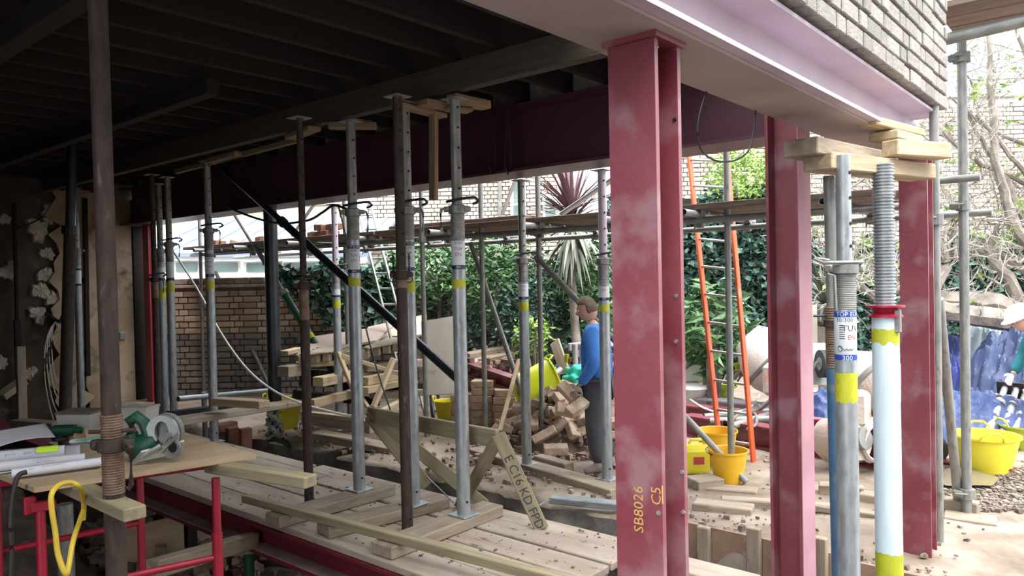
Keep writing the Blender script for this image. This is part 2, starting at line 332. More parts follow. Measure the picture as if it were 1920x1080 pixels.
# ---------------------------------------------------------------- common builders
def section(name, a, b, bw, d, tf, tw, mt, parent=None, up=(0, 0, 1)):       # rolled steel section from a to b, one mesh
    m, L = frame(a, b, up); h = bw/2; w = tw/2; z = d/2
    poly = [(-h, -z), (h, -z), (h, -z+tf), (w, -z+tf), (w, z-tf), (h, z-tf), (h, z), (-h, z), (-h, z-tf), (-w, z-tf), (-w, -z+tf), (-h, -z+tf)]
    v = [(x, p, q) for x in (-L/2, L/2) for p, q in poly]; n = 12
    f = [(i, (i+1) % n, n+(i+1) % n, n+i) for i in range(n)]
    for o in (0, n):
        f += [(o, o+1, o+2, o+11), (o+3, o+4, o+9, o+10), (o+5, o+6, o+7, o+8)]
    mb = MB(); mb.add(v, f); return link(name, mb.mesh(name), mt, parent, m)
def brick_field(parent, o, dirx, L, H, bl, bh, gap, thick, mt, mt2=None, split=None, limit=300, skip=None, upz=(0, 0, 1), vis=None):
    """bricks laid in the face plane starting at o; the biggest on show become single bricks, the rest one stuff piece"""
    dx = Vector(dirx).normalized(); uz = Vector(upz); nrm = dx.cross(uz)
    R = Matrix((dx, nrm, uz)).transposed().to_4x4(); items = []
    rows = int(H/(bh+gap)); 
    for r in range(rows):
        x = 0.0 if r % 2 == 0 else -(bl*.5+gap)*.5
        k = r
        while x < L:
            w = bl if k % 2 == 0 else bl*.48
            x0 = max(x, 0); x1 = min(x+w, L)
            if x1-x0 > .03:
                c = Vector(o)+dx*((x0+x1)/2)+uz*(r*(bh+gap)+bh/2)+nrm*(-random.uniform(0, .012))
                if skip is None or not skip((x0+x1)/2, r*(bh+gap)): items.append((c, x1-x0, r))
            x += w+gap; k += 1
    def key(it):
        d = depth(it[0]); q = np.array(it[0])-C0
        px = 960+F_PX*(q@c_r)/max(d, .1); py = 540-F_PX*(q@c_u)/max(d, .1)
        vis_ = d > .3 and -20 < px < 1940 and -20 < py < 1100
        return (0 if vis_ and (vis is None or vis(px, py)) else 1, d)
    items.sort(key=key)
    base = {}
    def bm_(m_):
        if m_.name not in base:
            v, f = box_geo((1, 1, 1), .06); me = bpy.data.meshes.new('brick'); me.from_pydata(v, [], f); me.materials.append(m_); base[m_.name] = me
        return base[m_.name]
    rest = {}
    for i, (c, w, r) in enumerate(items):
        m_ = mt2 if (mt2 is not None and split is not None and r*(bh+gap) < split) else mt
        S = Matrix.Diagonal((w, thick, bh, 1))
        if i < limit:
            link('brick', bm_(m_), m_, parent, Matrix.Translation(c) @ R @ S)
        else: rest.setdefault(m_.name, MB()).box((0, 0, 0), (w, thick, bh), .006, Matrix.Translation(c) @ R)
    for k, mb in rest.items():
        o_ = mb.build('brickwork', MATS[k], parent); o_['kind'] = 'stuff'
def leaves(n, sample, size, asp=.5, droop=.3):
    """n folded leaf blades as arrays; sample(n)->(n,3) points"""
    p = sample(n); a = RS.uniform(0, 2*np.pi, n); el = RS.uniform(-.9, .5, n); sz = size*RS.uniform(.6, 1.3, n)
    d = np.stack([np.cos(a)*np.cos(el), np.sin(a)*np.cos(el), np.sin(el)], 1)
    t = RS.normal(size=(n, 3)); sd = np.cross(d, t); sd /= np.linalg.norm(sd, axis=1)[:, None]; nn = np.cross(sd, d)
    L = sz[:, None]; w = L*asp*.5
    v = np.stack([p, p+d*L*.5+sd*w+nn*L*.06, p+d*L-nn*L*droop*.4, p+d*L*.5-sd*w+nn*L*.06], 1).reshape(-1, 3)
    i = np.arange(n)[:, None]*4
    f = np.concatenate([i+np.array([[0, 1, 2]]), i+np.array([[0, 2, 3]])], 0)
    return v, f
def leaf_obj(name, n, sample, size, mt, parent, asp=.5):
    v, f = leaves(n, sample, size, asp); me = np_mesh(name, v, f); o = link(name, me, mt, parent, Matrix.Translation(wloc(parent)) if False else None); o['kind'] = 'stuff'; return o
def blob(c, rx, ry, rz, hollow=.55):
    def fn(n):
        d = RS.normal(size=(n, 3)); d /= np.linalg.norm(d, axis=1)[:, None]; r = RS.uniform(hollow, 1, n)[:, None]
        return np.array(c)+d*r*np.array([rx, ry, rz])*(1+.22*np.sin(d[:, :1]*7+d[:, 2:]*5)*np.cos(d[:, 1:2]*6))
    return fn
def noise_grid(x0, x1, y0, y1, nx, ny, zf):
    xs = np.linspace(x0, x1, nx); ys = np.linspace(y0, y1, ny); X, Y = np.meshgrid(xs, ys); Z = zf(X, Y)
    v = np.stack([X, Y, Z], -1).reshape(-1, 3); i = np.arange(nx*ny).reshape(ny, nx)
    f = np.stack([i[:-1, :-1], i[:-1, 1:], i[1:, 1:], i[1:, :-1]], -1).reshape(-1, 4); return v, f
def fbm(X, Y, sc, seed=0):
    r = np.random.RandomState(seed); z = 0*X
    for k in range(6):
        a = r.uniform(0, 6.28); fx = sc*(1.7**k); z = z+np.sin((X*np.cos(a)+Y*np.sin(a))*fx+r.uniform(0, 6))*np.sin((-X*np.sin(a)+Y*np.cos(a))*fx*.9+r.uniform(0, 6))/(1.5**k)
    return z
def stones(n, sample, smin, smax, squash=.7):
    """n rough little stones (jittered octahedra/boxes) as one array mesh"""
    base = np.array([(-1, -1, -1), (1, -1, -1), (1, 1, -1), (-1, 1, -1), (-1, -1, 1), (1, -1, 1), (1, 1, 1), (-1, 1, 1)], float)*.5
    fc = np.array([(0, 3, 2, 1), (4, 5, 6, 7), (0, 1, 5, 4), (1, 2, 6, 5), (2, 3, 7, 6), (3, 0, 4, 7)])
    p = sample(n); V = np.zeros((n, 8, 3)); 
    a = RS.uniform(0, 6.28, n); sz = smin*(smax/smin)**(RS.uniform(0, 1, n)**1.6)
    for k in range(8):
        b = base[k]*RS.uniform(.55, 1.15, (n, 3))*np.array([1, .8, squash]); t = RS.uniform(-.5, .5, n)
        x = b[:, 0]*np.cos(a)-b[:, 1]*np.sin(a); y = b[:, 0]*np.sin(a)+b[:, 1]*np.cos(a)
        V[:, k] = p+np.stack([x, y, b[:, 2]], 1)*sz[:, None]
    f = (np.arange(n)[:, None, None]*8+fc[None]).reshape(-1, 4); return V.reshape(-1, 3), f
# ================================================================ SETTING
GZ = -.12                                              # trodden garden level; deck top is 0
def zgarden(X, Y):
    z = GZ+.012*fbm(X, Y, 1.3, 3)+.006*fbm(X, Y, 5, 4)
    z = np.where((X < 4.9) & (Y > 2.4), z+.05*np.clip((X-4.62)/.28, 0, 1)*0, z)
    dip = np.exp(-(((X-5.0)/.55)**2+((Y-7.9)/.9)**2)); z = z-.38*dip
    e = np.clip((4.95+.05*np.sin(Y*5)+.04*np.sin(Y*11)-X)/.28, 0, 1)
    return z-.55*e*e*(3-2*e)
v, f = noise_grid(4.6, 8.6, .2, 13, 130, 260, zgarden)
o = link('ground', np_mesh('ground', v, f), M_soil, smooth=True); tag(o, None, kind='structure')
v, f = noise_grid(8.6, 26, -12, 26, 60, 80, lambda X, Y: GZ+.02*fbm(X, Y, 1.2, 3)); o = link('ground', np_mesh('ground', v, f), M_soil, smooth=True); o['kind'] = 'structure'
v, f = noise_grid(4.6, 8.6, -12, .2, 30, 40, lambda X, Y: GZ+.012*fbm(X, Y, 1.3, 3)); o = link('ground', np_mesh('ground', v, f), M_soil, smooth=True); o['kind'] = 'structure'
v, f = noise_grid(4.6, 8.6, 13, 26, 30, 60, lambda X, Y: GZ+.02*fbm(X, Y, 1.3, 3)); o = link('ground', np_mesh('ground', v, f), M_soil, smooth=True); o['kind'] = 'structure'
# dug-out basement
v, f = noise_grid(-5, 4.7, -8, 13, 90, 140, lambda X, Y: -1.32+.05*fbm(X, Y, 2.1, 5)+.5*np.clip((Y-6.2)/1.2, 0, 1.6)*np.clip((3.0-X)/.6, 0, 1)+.62*np.clip((X-3.5)/.3, 0, 1))
o = link('floor', np_mesh('floor', v, f), M_soild, smooth=True); o['kind'] = 'structure'
mb = MB(); mb.box((3.6, 11.0, -.8), (2.4, 3.2, .9)); o = mb.build('ground', M_soild); o['kind'] = 'structure'
# concrete footing face of the trench, ragged
v, f = noise_grid(2.5, 9.2, -.62, -.10, 120, 14, lambda X, Y: 0*X)
v = np.array(v); X_ = 4.74+.05*fbm(v[:, 0], v[:, 1], 4, 8)*.6+.02*fbm(v[:, 0], v[:, 1], 15, 9); v = np.stack([X_, v[:, 0], v[:, 1]], 1)
o = link('trim_1', np_mesh('trench_face', v, f), M_conc, smooth=True); o['kind'] = 'structure'
mb = MB(); mb.box((4.3, 6, -1.0), (.1, 9, .9)); o = mb.build('trim_2', M_soild); o['kind'] = 'structure'
# deck of boards over the floor beam
deck = thing('floor', None, None, (3.6, 5.5, 0)); deck['kind'] = 'structure'
for x0, x1, y0, y1, dz in [(3.0, 3.265, 2.5, 9.4, 0), (3.275, 3.525, 2.5, 9.4, -.004), (3.535, 3.785, 2.5, 9.4, .0), (3.81, 4.03, 2.5, 5.6, .004), (3.81, 4.03, 5.64, 9.0, .002), (4.035, 4.24, 2.5, 6.0, -.002), (4.035, 4.2, 6.05, 9.0, .0), (4.0, 4.24, 1.75, 2.46, -.02), (3.9, 3.99, 1.75, 2.46, .03)]:
    bar('plank', ((x0+x1)/2, y0, -.025+dz), ((x0+x1)/2, y1, -.025+dz), x1-x0, .05, M_plank, deck)
# ceiling: boards on joists
ceil = thing('ceiling', None, None, (1.5, 7, 3.5)); ceil['kind'] = 'structure'
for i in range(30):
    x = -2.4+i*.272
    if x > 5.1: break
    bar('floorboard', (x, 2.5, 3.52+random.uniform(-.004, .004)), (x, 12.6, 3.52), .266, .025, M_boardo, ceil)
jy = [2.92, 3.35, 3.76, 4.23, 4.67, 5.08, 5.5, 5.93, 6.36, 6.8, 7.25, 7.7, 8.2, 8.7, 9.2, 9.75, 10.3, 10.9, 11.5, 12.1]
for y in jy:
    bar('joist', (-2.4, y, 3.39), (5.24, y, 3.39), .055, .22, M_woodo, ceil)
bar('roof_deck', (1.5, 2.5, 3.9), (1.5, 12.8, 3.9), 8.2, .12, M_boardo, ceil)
# inner walls
wl = thing('wall_left', None, None, (1.5, 12.75, 0)); wl['kind'] = 'structure'
def zwall(X, Z): return 12.6+.02*fbm(X, Z, 1.5, 11)+.012*fbm(X, Z, 6, 12)
v, f = noise_grid(-2.5, 5.5, -1.3, 3.5, 160, 90, lambda X, Z: zwall(X, Z)); v = np.array(v)[:, [0, 2, 1]]
o = link('render_coat', np_mesh('render_coat', v, f), M_plastd, wl, smooth=True)
# plaster panel that still clings to the wall, with a ragged outline
def ragged(x0, x1, z0, z1, y, t, name, m_, par, jag=.06, n=26):
    pts = []
    for i in range(n): pts.append((x0+jag*random.uniform(-1, 1), z0+(z1-z0)*i/n))
    for i in range(6): pts.append((x0+(x1-x0)*i/6, z1+jag*.3*random.uniform(-1, 1)))
    for i in range(n): pts.append((x1+jag*random.uniform(-1, 1), z1-(z1-z0)*i/n))
    for i in range(6): pts.append((x1-(x1-x0)*i/6, z0+jag*random.uniform(-1, 1)))
    mbb = MB(); k = len(pts); vv = [(p[0], y, p[1]) for p in pts]+[(p[0], y-t, p[1]) for p in pts]
    mbb.add(vv, [(i, (i+1) % k, k+(i+1) % k, k+i) for i in range(k)]+[tuple(range(k-1, -1, -1)), tuple(range(k, 2*k))])
    return mbb.build(name, m_, par)
a = AY(85, 360, 12.5); b_ = AY(255, 760, 12.5)
ragged(a[0]+.08, AY(160, 400, 12.5)[0], -.4, 3.2, 12.56, .05, 'plaster_patch', M_plast, wl, .13)
ragged(AY(155, 360, 12.5)[0], AY(252, 400, 12.5)[0], -.9, 3.17, 12.58, .06, 'plaster_board', M_plast, wl, .03)
for px, py, w in [(75, 430, .2), (95, 400, .16), (80, 545, .16), (92, 475, .13), (90, 515, .16), (15, 510, .14), (75, 590, .16), (5, 680, .12), (25, 500, .1), (105, 560, .14), (12, 410, .1), (60, 700, .12)]:
    p = AY(px, py, 12.5); mbb = MB(); k = 26; ph = random.uniform(0, 6)
    ang = [2*math.pi*i/k for i in range(k)]; rr = [w*(.72+.12*math.sin(2*t_+ph)+.10*math.sin(3*t_+2*ph)+.07*math.sin(7*t_+ph)+random.uniform(-.1, .1)) for t_ in ang]
    vv = [(p[0]+r*math.cos(t_), 12.6, p[2]+r*1.25*math.sin(t_)) for r, t_ in zip(rr, ang)]+[(p[0]+r*.86*math.cos(t_), 12.55+random.uniform(-.012, .012), p[2]+r*1.05*math.sin(t_)) for r, t_ in zip(rr, ang)]+[(p[0], 12.54, p[2])]
    mbb.add(vv, [(i, (i+1) % k, k+(i+1) % k, k+i) for i in range(k)]+[(k+i, k+(i+1) % k, 2*k) for i in range(k)]); mbb.build('plaster_scrap', M_plastw, wl)
for px, y0, y1, w in [(163, 372, 705, 9), (30, 380, 600, 6), (36, 600, 790, 12)]:     # dark timber battens and conduit fixed to the wall
    a = AY(px-4, y0, 12.48); b = AY(px+2, y1, 12.48); bar('wall_batten', a, b, w/1415*9.8, .06, M_woodo, wl, up=(0, 1, 0))
p = AY(229, 630, 12.5); mb = MB(); mb.box((p[0], 12.5, p[2]), (.09, .05, .12), .01); mb.build('socket_box', M_grey, wl)
mb = MB(); mb.box((-2.6, 7.6, 1.1), (.2, 10.2, 4.8)); o = mb.build('wall_back', M_plastd); o['kind'] = 'structure'
mb = MB(); mb.box((-1.5, -3.6, 2.2), (13, .4, 7.2)); o = mb.build('wall_light_blocker', M_brickg); o['kind'] = 'structure'     # added unseen wall behind the camera, keeps lane light off the interior
# dark jamb at the end of the left wall
mb = MB(); mb.box((5.42, 12.75, .8), (.25, .5, 4.6), .02); o = mb.build('trim_3', M_woodo); o['kind'] = 'structure'
# outer wall of old brick carried by the long side beam, bricks face the lane (-y)
wr = thing('wall_right', None, None, (3, 1.26, 2.83)); wr['kind'] = 'structure'
mb = MB(); mb.box((2.2, 1.3, 3.75), (7.44, .31, 1.82)); mb.build('mortar_bed', M_mortd, wr)
brick_field(wr, (5.93, 1.125, 2.828), (-1, 0, 0), 3.9, 1.5, .245, .079, .017, .09, M_bricku, limit=300)
for k in range(15):                      # bonding bricks on the return end of the wall
    for j in range(2):
        mb = MB(); mb.box((5.92, 1.2+j*.15, 2.868+k*.096), (.05, .14, .079), .006); mb.build('brick', M_bricku, wr)
# wall over the garden opening (its inner face stays in the dark)
mb = MB(); mb.box((5.42, 7.5, 4.69), (.34, 10.0, 2.83)); o = mb.build('wall_front', M_brickg); o['kind'] = 'structure'
# garden brick wall at the left, stock brick above sooty grey brick
gwo = AD(300, 745, 12.6); gdir = Vector((float(c_r[0]), float(c_r[1]), 0)).normalized()
gw = thing('wall_garden', None, None, (gwo[0], gwo[1], GZ)); gw['kind'] = 'structure'
GL = 4.9; go = Vector((gwo[0], gwo[1], GZ)); gnr = gdir.cross(Vector((0, 0, 1)))
def gmat(): return Matrix((gdir, gnr, Vector((0, 0, 1)))).transposed().to_4x4()
mb = MB(); mb.box((0, 0, 0), (GL, .2, 1.86), 0, Matrix.Translation(go+gdir*GL/2-gnr*.125+Vector((0, 0, .93))) @ gmat()); mb.build('mortar_bed', M_mortd, gw)
brick_field(gw, go, gdir, GL, 1.77, .285, .084, .018, .1, M_brick, M_brickg, .98, 300)
mb = MB(); mb.box((0, 0, 0), (GL, .34, .05), .01, Matrix.Translation(go+gdir*GL/2-gnr*.1+Vector((0, 0, 1.80))) @ gmat()); mb.build('coping_ledge', M_brickr, gw)
for i in range(int(GL/.26)):
    mb = MB(); mb.box((0, 0, 0), (.245, .3, .1), .012, Matrix.Translation(go+gdir*(i*.26+.13)-gnr*.1+Vector((0, 0, 1.885))) @ gmat()); mb.build('brick', M_brickg, gw)
# tall boundary wall at the back right
bwo = AD(1180, 600, 16.5); bl = Vector((float(c_r[0]), float(c_r[1]), 0)).normalized(); bn = bl.cross(Vector((0, 0, 1)))
bw = thing('wall_boundary', None, None, (bwo[0], bwo[1], GZ)); bw['kind'] = 'structure'; BO = Vector((bwo[0], bwo[1], GZ))
BM = Matrix((bl, bn, Vector((0, 0, 1)))).transposed().to_4x4(); BL = 12.0; BH = 5.55
mb = MB(); mb.box((0, 0, 0), (BL, .2, BH), 0, Matrix.Translation(BO+bl*BL/2-bn*.12+Vector((0, 0, BH/2))) @ BM); mb.build('mortar_bed', M_mortp, bw)
def vis_b(px, py): return (1285 < px < 1435 and 260 < py < 380) or (1515 < px < 1925 and 180 < py < 470)
brick_field(bw, BO+Vector((0, 0, 1.2)), bl, BL, BH-1.3, .27, .078, .02, .1, M_brickp, None, None, 300, vis=vis_b)
mb = MB(); mb.box((0, 0, 0), (BL, .36, .1), .02, Matrix.Translation(BO+bl*BL/2-bn*.1+Vector((0, 0, BH+.02))) @ BM); mb.build('coping', M_brickp, bw)
# ---------------------------------------------------------------- main steel
o = section('steel_beam', (-1.4, 1.305, 2.675), (5.94, 1.305, 2.675), .37, .264, .018, .02, M_redp)
tag(o, 'long primed steel beam carrying the old brick outer wall, running over the front column', 'beam')
mb = MB(); mb.box((2.25, 1.325, 2.536), (7.2, .31, .012)); p = mb.build('soffit_plate', M_soff, o)
p.parent = None; p.parent = o; p.matrix_basis = o.matrix_basis.inverted() @ Matrix.Translation((2.25, 1.325, 2.536))
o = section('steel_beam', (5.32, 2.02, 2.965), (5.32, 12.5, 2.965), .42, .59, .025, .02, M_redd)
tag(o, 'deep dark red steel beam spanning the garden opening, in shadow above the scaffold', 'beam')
o = section('steel_beam', (3.12, 2.0, -.165), (3.12, 12.4, -.165), .27, .225, .022, .018, M_redf)
tag(o, 'dark red steel floor beam along the edge of the planked deck', 'beam')
mb = MB(); mb.box((3.055, 7.2, -.252), (.12, 10.2, .012)); p = mb.build('dust_layer', M_dustfl); q = p.matrix_basis.copy(); p.parent = o; p.matrix_basis = o.matrix_basis.inverted() @ q; p['kind'] = 'stuff'
p['label'] = 'pale dust lying on the bottom flange'
def column(x, y0, y1, z0, z1, dep, lab, m_=M_red, holes=True, tf=.022):
    yc = (y0+y1)/2; t = thing('steel_column', lab, 'column', (x+dep/2, yc, z0)); bw_ = y1-y0
    v = []; 
    P = [(x, y0), (x+tf, y0), (x+tf, yc-.012), (x+dep-tf, yc-.012), (x+dep-tf, y0), (x+dep, y0), (x+dep, y1), (x+dep-tf, y1), (x+dep-tf, yc+.012), (x+tf, yc+.012), (x+tf, y1), (x, y1)]
    v = [(a, b, z) for z in (z0, z1-.02) for a, b in P]; n = 12; f = [(i, (i+1) % n, n+(i+1) % n, n+i) for i in range(n)]
    for o_ in (0, n): f += [(o_, o_+1, o_+10, o_+11), (o_+2, o_+3, o_+8, o_+9), (o_+4, o_+5, o_+6, o_+7)]
    mb = MB(); mb.add(v, f); mb.build('section', m_, t)
    mb = MB(); mb.box((x+dep/2, yc, z1-.01), (dep+.03, bw_+.03, .02)); mb.build('cap_plate', m_, t)
    return t
CX = 2.172
c1 = column(CX, 1.224, 1.402, -1.32, 2.53, .174, 'large red steel column nearest the viewer with yellow handwritten lettering')
for py in (225, 640, 555, 885, 960):
    px = {225: 1265, 640: 1268, 555: 1268, 885: 1279, 960: 1281}[py]; p = AX(px, py, CX+.152)
    mb = MB(); mb.tube((CX+.148, p[1], p[2]), (CX+.154, p[1], p[2]), .007, 12); mb.build('bolt_hole', M_dark if py == 225 else M_galv, c1)
p = AX(1238, 84, CX+.07); rod('fixing_bolt', (CX+.01, p[1]+.02, p[2]), (CX+.084, p[1]+.02, p[2]), .007, M_galv, c1)
p = AX(1235, 962, CX); mb = MB(); mb.tube((CX-.003, p[1], p[2]), (CX+.003, p[1], p[2]), .008, 12); mb.build('bolt_hole', M_galv, c1)
# handwritten numbers, reading upwards on the front flange
def on_face(px, py, x): q = AX(px, py, x); return q
def face_text(txt, px, py, size, x):
    q = AX(px, py, x)
    R = Matrix(((0, 0, -1), (0, 1, 0), (1, 0, 0)))        # text x -> +z, text y -> +y (left), normal -> -x
    M = R.to_4x4(); M.translation = (float(q[0]), float(q[1]), float(q[2])); return flat_text(txt, size, M, M_chalk, c1)
face_text('SB8026', 1198, 955, .052, CX-.002); face_text('C5', 1231, 930, .052, CX-.002)
q = AX(1242, 928, CX-.002); mb = MB(); mb.box((CX-.002, q[1], q[2]), (.002, .004, .06)); mb.build('underline', M_chalk, c1)
p0 = AX(1433, 240, 4.45); p1 = AX(1493, 240, 4.45)
t = thing('steel_column', 'red steel column in the middle right with one side painted paler as if lit, behind the front column', 'column', (4.56, (p0[1]+p1[1])/2, -.7))
section('section', (4.56, (p0[1]+p1[1])/2, -.7), (4.56, (p0[1]+p1[1])/2, 2.9), .21, p0[1]-p1[1], .018, .014, M_red, t, up=(0, 1, 0))
mb = MB(); mb.box((4.56, p1[1]-.002, 1.1), (.208, .004, 3.5)); mb.build('painted_light_face', M_litp, t)  # thin pale plate: the lit lane side of the column painted in as colour
mb = MB(); mb.box((4.56, (p0[1]+p1[1])/2, -.69), (.34, .34, .025), .003); mb.build('base_plate', M_red, t)
p0 = AX(1684, 300, 5.4); p1 = AX(1738, 300, 5.4)
column(5.4, p1[1], p0[1], GZ-.05, 2.52, .165, 'red steel column furthest right, behind the white threaded strut', tf=.014)
p = AX(284, 600, 5.42); 
column(5.36, p[1]-.1, p[1]+.1, -.8, 2.71, .12, 'thin crimson steel column far left under the end of the deep beam', M_crimson, tf=.012)
# ---------------------------------------------------------------- timbers under the ceiling
o = bar('header_timber', (3.88, 2.52, 3.17), (3.88, 12.4, 3.17), .09, .2, M_woodh, bev=.004); tag(o, 'long planed timber header under the joists, held up by the props', 'timber')
o = bar('ceiling_timber', (1.5, 3.0, 3.2), (1.5, 6.6, 3.2), .12, .13, M_woodo); tag(o, 'old dark timber beam crossing under the joists at the top left corner', 'timber')
o = bar('ceiling_timber', (2.86, 5.3, 3.2), (2.86, 10.5, 3.2), .1, .12, M_woodo); tag(o, 'old timber crossing under the joists behind the rusty foreground prop', 'timber')
# ================================================================ PROPS, PACKING, SOLE PLATES
def disc_holes(parent, b, r, zs, m_=M_dark):
    a = facing(b)+.5
    for z in zs:
        c = Vector((b[0]+r*.97*math.cos(a), b[1]+r*.97*math.sin(a), z)); d = Vector((math.cos(a), math.sin(a), 0))
        mb = MB(); mb.tube(c-d*.004, c+d*.006, .008, 8); mb.build('pin_hole', m_, parent)
def steel_prop(lab, px, py, z0, ytop, ycol, ylab=None, ypaint=None, rout=.048, rin=.037, mo=M_galv, mi=M_galvd, group=None, plate=True, ztop=None, handle=1, text=None, tape=None, lean=0, cat='prop', ythr=None, blab=M_navy):
    b = G(px, py, z0); Z = lambda y: zp(b, y); zt = ztop if ztop else Z(ytop); zc = Z(ycol)
    t = thing('steel_prop', lab, cat, (b[0], b[1], z0), group); B = (b[0], b[1])
    P = lambda z, r=0, a=0: (B[0]+r*math.cos(a), B[1]+r*math.sin(a), z)
    zth = Z(ythr) if ythr else zc-.22
    if plate:
        mb = MB(); mb.box((B[0], B[1], z0+.005), (.16, .16, .01), .003, None); mb.build('base_plate', M_galv, t)
    rod('outer_tube', P(z0+.008), P(zth), rout, mo, t, 20)
    # thread: rings
    mb = MB(); prof = []; n = max(4, int((zc-zth)/.011)); 
    for i in range(n):
        z = zth+(zc-zth)*i/n; h = (zc-zth)/n; prof += [(rout*1.0, z), (rout*1.05, z+h*.3), (rout*1.05, z+h*.6), (rout*1.0, z+h*.9)]
    prof.append((rout, zc+.03)); mb.lathe(prof, 20, (B[0], B[1], 0)); mb.build('thread', M_galvd if mo is M_galv else M_rustth, t, True)
    # collar nut with lugs
    mb = MB(); mb.lathe([(rout*1.02, zc-.035), (rout*1.3, zc-.03), (rout*1.3, zc+.02), (rout*1.02, zc+.026)], 18, (B[0], B[1], 0))
    a0 = facing(B)
    for s_ in (1.35, -1.6):
        a = a0+s_; mb.box((0, 0, 0), (.05, .04, .035), .006, Matrix.Translation(P(zc, rout*1.45, a)) @ Matrix.Rotation(a, 4, 'Z'))
    mb.build('collar', M_galvd if mo is M_galv else M_rust, t, True)
    if handle:
        a = a0+1.4*handle; c1_ = P(zc+.005, rout*1.6, a); mb = MB()
        mb.path([c1_, P(zc, rout*2.2, a), P(zc-.03, rout*2.45, a), P(zc-.13, rout*2.4, a), P(zc-.16, rout*2.3, a)], .009, 8); mb.build('handle', M_galvd if mo is M_galv else M_rust, t, True)
        zr = zc+.055; pts = []      # bent wire pin through the tube
        for (l, f_, dz) in ((1.5, .25, -.005), (.6, 1.35, 0), (-.6, 1.3, .01), (-1.7, 1.2, .018), (-2.6, 1.0, .02), (-3.1, .4, .0), (-2.8, -.1, -.012), (-2.3, .1, -.02)):
            d = Vector((math.cos(a0), math.sin(a0), 0)); sd = Vector((math.cos(a0+1.57), math.sin(a0+1.57), 0))
            pts.append(Vector(P(zr+dz))+sd*(-l*rout)+d*(f_*rout))
        mb = MB(); mb.path(pts, .0095, 8); mb.build('locking_pin', M_black if mo is M_galv else M_rust, t, True)
    rod('inner_tube', P(zc), P(zt-.008), rin, mi, t, 18)
    zs = np.arange(zc+.14, zt-.05, .14)
    disc_holes(t, B, rin, zs)
    disc_holes(t, B, rout, [z0+.1])
    mb = MB(); mb.box((B[0], B[1], zt-.004), (.14, .14, .008), .002); mb.build('head_plate', M_galvd, t)
    if ylab:
        za, zb = Z(ylab[0]), Z(ylab[1]); hb = (za-zb)*.13; rr = rout*1.012
        def sleeve(nm, z1, z2, m_, p_, k=1.0):
            mb = MB(); mb.lathe([(rout*.99, z1), (rr*k, z1+.001), (rr*k, z2-.001), (rout*.99, z2)], 20, (B[0], B[1], 0)); return mb.build(nm, m_, p_, True)
        lb = sleeve('sticker', zb, za, M_label, t); sleeve('sticker_band', za-hb, za, blab, lb, 1.004); sleeve('sticker_band', zb, zb+hb, blab, lb, 1.004)
        zm = (za+zb)/2; r2 = rr*1.016
        if text:
            for (tx, sz, z, m_, off) in text: wrap_text(tx, sz, (B[0], B[1], zb+(za-zb)*z), r2, a0, m_, lb, off=off)
    if ypaint:
        za, zb = Z(ypaint[0]), Z(ypaint[1]); mb = MB(); k = 20; rr = rout*1.008; v = []
        for i in range(k):
            a = 2*math.pi*i/k; jz = random.uniform(-.012, .012)
            v += [(B[0]+rr*math.cos(a), B[1]+rr*math.sin(a), za+jz*.4), (B[0]+rr*math.cos(a), B[1]+rr*math.sin(a), zb+random.uniform(-.008, .006))]
        mb.add(v, [(2*i, 2*i+1, (2*i+3) % (2*k), (2*i+2) % (2*k)) for i in range(k)]); mb.build('paint_mark', M_yband, t, True)
    if tape:
        za, zb = Z(tape[0]), Z(tape[1]); mb = MB(); mb.lathe([(rout, zb), (rout*1.02, zb), (rout*1.02, za), (rout, za)], 18, (B[0], B[1], 0)); mb.build('tape', M_blue, t, True)
    t['top'] = zt; return t
TX = lambda k: [('TOP EURO', .026*k, .94, M_label, 0), ('30/300', .024*k, .80, M_navy, 0), ('TUV', .035*k, .62, M_ink, .0), ('EN', .04*k, .45, M_redink, .0), ('300', .026*k, .065, M_label, 0)]
LT = 3.02
steel_prop('galvanised prop with bent hook pin, right end of the front row on the deck', 870, 965, .085, 205, 392, (444, 505), (524, 540), ztop=2.985, text=TX(.9), handle=-1)
steel_prop('galvanised prop on the deck, half hidden behind the rusty prop with hanging chains', 776, 945, .085, 200, 394, (454, 508), (525, 548), ztop=3.03, text=TX(.9))
steel_prop('galvanised prop on a sole plate, left one of the front row on the deck', 674, 918, .085, 245, 398, (460, 512), (521, 536), ztop=2.99, text=TX(.9))
steel_prop('galvanised prop rising behind the plywood work table, with a wide looped pin', 402, 828, .0, 295, 432, (476, 519), (527, 541), ztop=3.07, text=TX(.9))
steel_prop('galvanised prop with blue banded sticker, beside the thin crimson column', 327, 800, -.05, 318, 458, (486, 526), (530, 547), ztop=3.07)
steel_prop('galvanised prop squeezed behind the rusty prop near the far left column', 310, 795, -.1, 318, 470, (486, 526), (540, 560), ztop=3.05, handle=0)
steel_prop('thin rusty prop far left, just in front of the crimson column', 298, 800, .0, 308, 524, rout=.04, rin=.03, mo=M_rust, mi=M_rust, ztop=3.07)
steel_prop('galvanised prop on the soil in front of the brick heap', 988, 870, GZ+.06, 330, 488, (523, 561), (566, 582), ztop=2.66, text=TX(.8))
steel_prop('galvanised prop on the soil, standing in front of the worker in blue', 1139, 898, GZ+.06, 310, 489, (520, 563), (571, 583), ztop=2.66, mi=M_redp, text=TX(.8))
steel_prop('galvanised prop on a plank among the timber offcuts, with a pinkish upper tube', 637, 805, GZ+.05, 372, 508, (528, 557), (563, 577), ztop=2.66, mi=M_redp)
steel_prop('galvanised prop with blue tape, tucked left behind the black post', 510, 745, GZ, 455, 495, (509, 540), (541, 553), ztop=2.45, tape=(573, 579), rin=.03)
steel_prop('galvanised prop with white sticker, far left behind the dark leaning prop', 153, 775, -.05, 400, 470, (503, 536), None, ztop=3.1, handle=0)
